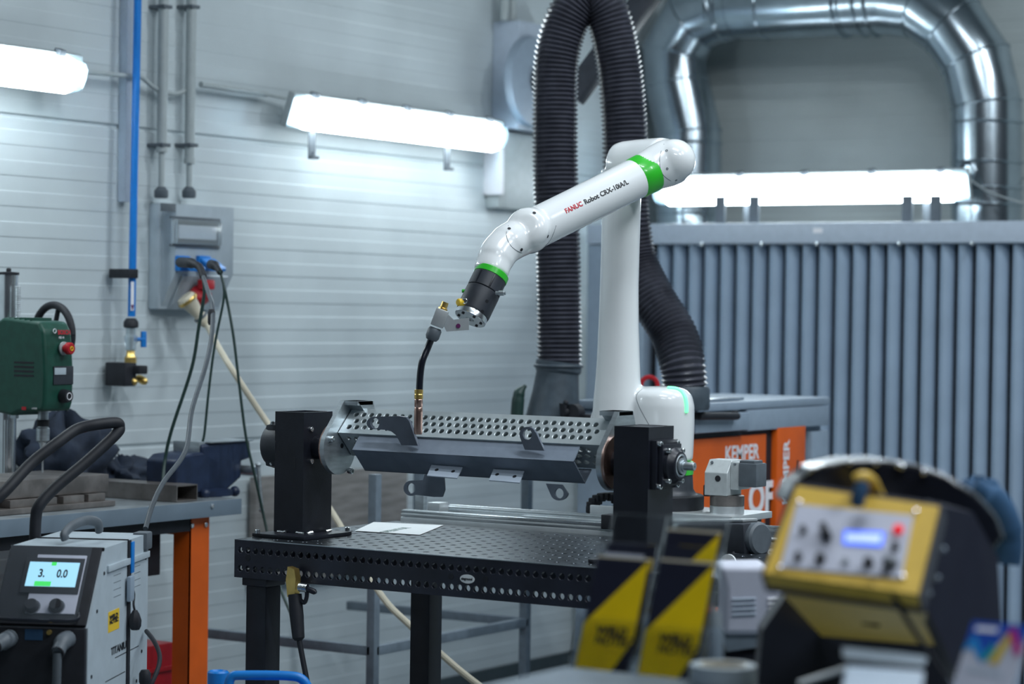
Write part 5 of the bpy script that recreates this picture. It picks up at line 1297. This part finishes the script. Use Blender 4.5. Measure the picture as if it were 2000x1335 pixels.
# yellow wire feeder: front panel quad from the photo
TLp = P(1560, 950, 3.66); TRp = P(1832, 990, 3.56); BLp = P(1494, 1115, 3.56)
ux = (TRp-TLp).normalized(); Wf = (TRp-TLp).length; dn_ = (BLp-TLp); dn_ = dn_-ux*dn_.dot(ux); Hf = dn_.length; dn_.normalize()
MFd = frame(BLp, ux, -dn_)        # x right, y up the panel, z toward viewer?
zdir = (MFd.to_3x3() @ V((0, 0, 1)))
print('feeder z.fwd', zdir.dot(FWD), Wf, Hf)
sh = (TLp-BLp).dot(ux)
t = thing('wire_feeder', BLp+V((.1, 0, -.14)), 'yellow wire feeder box with blue lit display and tilted control panel', 'wire feeder')
def fx(px, py, z=0):
    Mi = MFd.inverted(); c = Mi @ CPOS; r = Mi.to_3x3() @ ray(px, py); return c+r*((z-c.z)/r.z)
def quad(name, pp, m, z0, z1, par=None, **k):
    q = [fx(x, y, z1) for x, y in pp]; mb = MB(MFd); mb.prism([V((a.x, a.y, z0)) for a in q], (0, 0, 1), z1-z0); return obj(name, mb, m, par or t, smooth=.3, **k)
FP = [(1556, 948), (1834, 988), (1792, 1160), (1492, 1118)]
quad('front_frame', FP, M['yellow'], -.03, 0)
o = quad('case', [(1549, 940), (1842, 982), (1798, 1165), (1486, 1122)], M['navyp'], -.045, -.006)
quad('panel', [(1556, 984), (1784, 1006), (1760, 1128), (1524, 1106)], M['panelw'], 0, .003)
quad('display', [(1648, 1034), (1728, 1038), (1722, 1066), (1646, 1061)], M['lcd'], .003, .005)
quad('display_text', [(1654, 1041), (1722, 1044), (1718, 1059), (1652, 1055)], M['lcdl'], .005, .0054)
def fk(name, px, py, r, h, m, par=None):
    c = fx(px, py, .003); return obj(name, MB(MFd).lathe((c.x, c.y, .003), (0, 0, 1), [(r, 0), (r*.95, h*.8), (r*.8, h), (0, h)], 20), m, par or t)
fk('red_button', 1755, 1036, .0075, .008, M['redled'])
for px, py, r in ((1570, 1038, .005), (1560, 1090, .0055), (1603, 1094, .0075), (1697, 1102, .0075), (1749, 1070, .0055)): fk('knob', px, py, r, .012, M['rubber'])
c = fx(1614, 1043, .003); obj('rotary_switch', MB(MFd @ Matrix.Translation(V((c.x, c.y, .003))) @ Matrix.Rotation(-.9, 4, 'Z')).box(-.013, .013, -.005, .005, 0, .016, .002), M['rubber'], t)
fk('key_lock', 1652, 1098, .006, .005, M['bright'])
for px, py in ((1560, 980), (1788, 998), (1762, 1125), (1522, 1108)): fk('corner_screw', px, py, .004, .002, M['bright'])
# underside wedge (yellow, sloping back) + black skirt
q0, q1 = fx(1492, 1118, 0), fx(1792, 1160, 0)
a0 = MFd @ V((q0.x, q0.y, 0)); a1 = MFd @ V((q1.x, q1.y, 0))
b0 = P(1605, 1242, 4.12); b1 = P(1842, 1262, 4.05)
bk = V((0, .02, -.002))
obj('underside', MB().prism([a0, a1, b1, b0], FWD, .05), M['yellow'], t, smooth=.2)
c = P(1700, 1216, 3.86); obj('underside_slot', MB(frame(c, ux, UPV)).box(-.015, .015, -.005, .005, -.004, .001, .002), M['rubber'], t)
# right side body
sb = [P(1842, 984, 3.57), P(1955, 1045, 3.85), P(1965, 1150, 3.85), P(1975, 1335, 3.85), P(1850, 1345, 3.6), P(1800, 1166, 3.5)]
obj('side_body', MB().prism([P(1836, 985, 3.60), P(1900, 1000, 3.75), P(1950, 1090, 3.80), P(1965, 1340, 3.75), P(1880, 1345, 3.68), P(1840, 1250, 3.66), P(1797, 1162, 3.60)], FWD, .12), M['navyp'], t, smooth=.2)
obj('stand', MB().prism([P(1545, 1150, 4.17), P(1590, 1215, 4.17), P(1640, 1225, 4.17), P(1850, 1225, 4.17), P(1850, 1360, 4.17), P(1478, 1360, 4.17), P(1490, 1230, 4.17)], FWD, .08), M['black'], t, smooth=.2)
for px, py in ((1843, 1072), (1831, 1128), (1815, 1158)):
    obj('side_rivet', MB().ball(P(px, py, 3.588), .0045, 10), M['greyc'], t)
# cable from panel
cab('control_cable', [MFd @ V((fx(1740, 1106).x, fx(1740, 1106).y, .012)), P(1738, 1125, 3.50), P(1745, 1160, 3.48), P(1775, 1215, 3.50), P(1815, 1275, 3.50), P(1860, 1345, 3.5)], .0042, M['rubber'], 'dark cable drooping from the lower right socket of the yellow wire feeder')
p = MFd @ V((fx(1742, 1100).x, fx(1742, 1100).y, .003)); obj('cable_plug', MB(MFd).lathe(V((fx(1742, 1104).x, fx(1742, 1104).y, .003)), (-.1, -.5, 1), [(.010, 0), (.009, .016), (.005, .022)], 16), M['greypl'], label='dark round cable plug in the lower right socket of the yellow feeder', cat='plug')
# black domed spool cover behind/above the panel
t = thing('spool_cover', P(1760, 1000, 3.95), 'glossy black domed spool cover with bright highlight beads above the yellow panel', 'spool cover')
cpath = [(1530, 985), (1550, 945), (1590, 915), (1650, 900), (1720, 898), (1790, 908), (1850, 930), (1905, 965), (1945, 1010), (1960, 1050), (1940, 1078), (1890, 1040), (1840, 1010), (1700, 985), (1560, 968)]
mb = MB().prism([P(x, y, 3.80) for x, y in cpath], FWD, .16)
o = obj('cover', mb, M['hub'], t, smooth=.8); md = o.modifiers.new('b', 'BEVEL'); md.width = .012; md.segments = 3; md.limit_method = 'ANGLE'; md.angle_limit = .9
rim = spline([P(x, y, 3.80) for x, y in cpath[1:10]], 6)
obj('rim_highlight', MB().sweep(rim, .0016, 8), M['steel'], t)  # bright tube stands in for the soft highlight along the cover edge
for px, py in ((1583, 916), (1660, 902), (1712, 904), (1755, 908), (1762, 911), (1805, 922)):
    obj('glint_bead', MB().ball(P(px, py, 3.795), .0055, 12), M['bright'], t)  # bright beads shaped as lamp glints on the cover top
t = thing('yellow_lever', P(1700, 960, 3.6), 'yellow bent lever with a dark blue grip hanging over the panel top', 'lever')
obj('lever_arm', MB().sweep(spline([P(1672, 938, 3.60), P(1685, 932, 3.60), P(1700, 938, 3.62), P(1712, 962, 3.64), P(1722, 980, 3.66)], 5), .010, 12), M['yellow'], t)
obj('grip', MB().sweep([P(1686, 944, 3.56), P(1676, 972, 3.55), P(1674, 990, 3.55)], [.010, .011, .009], 12), M['clothb'], t)
# blue cloth at right
t = thing('blue_work_cloth', P(1930, 1090, 4.3), 'dark blue cloth draped behind the spool cover at the right edge', 'cloth')
blob('cloth_fold', P(1905, 1100, 4.25), .066, .06, .074, M['clothb'], None, None, 11, .35, 40, t)
obj('cloth_hang', MB().sweep(spline([P(1900, 950, 4.2), P(1945, 990, 4.2), P(1968, 1050, 4.2), P(1965, 1100, 4.2)], 6), [.02]*4+[.03]*8+[.026]*7, 16), M['clothb'], t)
q = P(1915, 1080, 4.25)
t = thing('coat_stand', (q.x, q.y, 0), 'dark post carrying the blue cloth behind the yellow wire feeder', 'stand')
obj('post', MB().cyl((q.x, q.y, .02), (q.x, q.y, q.z), .016, seg=14), M['rubber'], t)
obj('foot', MB().lathe((q.x, q.y, 0), (0, 0, 1), [(.14, 0), (.14, .012), (.03, .03)], 24), M['rubber'], t)
# leaflet holder bottom right
tl = P(1876, 1213, 3.35); up = V((0, math.sin(.2), math.cos(.2))); rr_ = P(1988, 1222, 3.28)-tl; ux2 = rr_.normalized()
Hh = .12; uy2 = (P(1876, 1213, 3.35)-P(1858, 1345, 3.3)).normalized(); Mb = frame(P(1858, 1345, 3.3), ux2, uy2)
Hh = (tl-P(1858, 1345, 3.3)).length; W_ = rr_.length
t = thing('colour_leaflet', P(1858, 1345, 3.3), 'pale leaflet with a blue top and coloured zigzag at the bottom right corner', 'leaflet')
obj('sheet', MB(Mb).box(0, W_, 0, Hh, -.004, 0), M['panelw'], t)
def shp(nm, pts, m, z=.0004): obj(nm, MB(Mb).prism([(a*W_, Hh*b, z-.0004) for a, b in pts], (0, 0, 1), .0004), M[m], t)
shp('blue_header', [(0, 1), (1, 1), (1, .70), (.86, .82), (.75, .92), (.62, .80), (.5, .60), (.38, .45), (.26, .55), (.12, .70), (0, .62)], 'p1')
shp('sky_band', [(0, .62), (.12, .80), (.26, .66), (.38, .48), (.38, .40), (.26, .50), (.12, .62), (.0, .55)], 'p5', .0008)
shp('teal_band', [(.34, .48), (.46, .70), (.56, .62), (.44, .44)], 'p2', .0010)
shp('gold_band', [(.50, .42), (.66, .86), (.76, .82), (.64, .40)], 'p3', .0012)
shp('magenta_band', [(.66, .92), (.78, .94), (1.0, .62), (.90, .54)], 'p4', .0014)
text('WELDER', .014, Mb @ Matrix.Translation(V((W_*.08, Hh*.90, .0006))), M['whttxt'], t, bold=.0008) if False else shp('white_print_band', [(.10, .93), (.48, .93), (.48, .86), (.09, .86)], 'whttxt', .0008)
shp('grey_print_band', [(.15, .34), (.80, .30), (.80, .24), (.15, .28)], 'rail', .0006)
# white welder-like box in the middle distance with louvres
dW = 4.9
t = thing('white_machine_housing', P(1465, 1280, dW), 'white plastic machine housing with ribbed louvres between brochures and yellow feeder', 'machine')
pts = [(1406, 1106), (1500, 1104), (1530, 1160), (1524, 1190), (1498, 1240), (1412, 1240), (1416, 1150)]
o = obj('shell', MB().prism([P(x, y, dW) for x, y in pts], FWD, .15), M['panelw'], t, smooth=.6); md = o.modifiers.new('b', 'BEVEL'); md.width = .012; md.segments = 3; md.limit_method = 'ANGLE'; md.angle_limit = .5
for i in range(4):
    py = 1170+i*10; obj('louvre', MB().cyl(P(1430, py, dW-.002), P(1476, py-2, dW-.002), .0025), M['rail'], t)
    obj('louvre', MB().cyl(P(1500, 1170+i*9, dW-.002), P(1520, 1167+i*9, dW-.002), .0025), M['whttxt'], t) if i < 3 else None
obj('lower_shell', MB().prism([P(x, y, dW+.01) for x, y in ((1412, 1232), (1500, 1218), (1490, 1262), (1420, 1272))], FWD, .15), M['rack'], t)
q = P(1410, 1268, 4.92); q2 = P(1545, 1268, 4.92)
obj('dark_gap_filler', MB(frame((q.x, q.y, 0), (q2.x-q.x, q2.y-q.y, 0), _f0)).box(0, (q2-q).length, 0, .3, 0, q.z, .01), M['black'], label='black box added to fill the dark gap under the white louvred machine housing', cat='box')  # box added to keep the gap below the housing dark
# bottle: blue-topped tube left of the housing
q = P(1396, 1300, 3.88); q.z = ZF+.0005
t = thing('glue_bottle', q, 'slim translucent bottle standing beside the white machine housing', 'bottle')
zc_ = P(1396, 1222, 3.88).z-q.z; ze_ = P(1396, 1188, 3.88).z-q.z
obj('bottle_body', MB().lathe(q, (0, 0, 1), [(.012, 0), (.013, .004), (.013, zc_-.01), (.009, zc_)], 16), M['greyc'], t)
obj('bottle_cap', MB().lathe(q, (0, 0, 1), [(.009, zc_), (.009, zc_+.012), (.005, ze_)], 16), M['wgrey'], t, label='pale blue cap')
# tape rolls
t = thing('tape_roll', PL(1415, 1320, 2, ZF), 'pale grey tape roll lying on the table between brochure and feeder', 'tape roll')
c = P(1412, 1312, 3.75); c.z = ZF+.002
def ringm(c, R_, r_, h_): return MB().lathe(c, (0, 0, 1), [(r_, 0), (R_, 0), (R_, h_), (r_, h_), (r_, 0)], 36)
obj('roll', ringm(c, .052, .036, .028), M['wgrey'], t)
obj('core', ringm(c+V((0, 0, -.001)), .036, .033, .030), M['cream'], t)
# papers right of centre
c = P(1700, 1330, 3.4)
q = [P(1655, 1303, 3.30), P(1805, 1313, 3.25), P(1800, 1350, 3.2), P(1648, 1350, 3.2)]
obj('paper_stack', MB().prism(q, FWD, .02), M['greyc'], label='pale paper stack below the yellow feeder at the bottom edge', cat='paper stack')
obj('grey_tray', MB().prism([P(1650, 1268, 3.42), P(1740, 1276, 3.42), P(1812, 1285, 3.40), P(1805, 1300, 3.38), P(1650, 1285, 3.38)], FWD, .03), M['rack'], label='flat grey tray edge under the yellow wire feeder', cat='tray')
obj('white_rod', MB().cyl(P(1560, 1334, 3.5), P(1652, 1304, 3.5), .004, seg=10), M['paper'], label='thin pale rod lying slanted on the dark stand base', cat='rod')
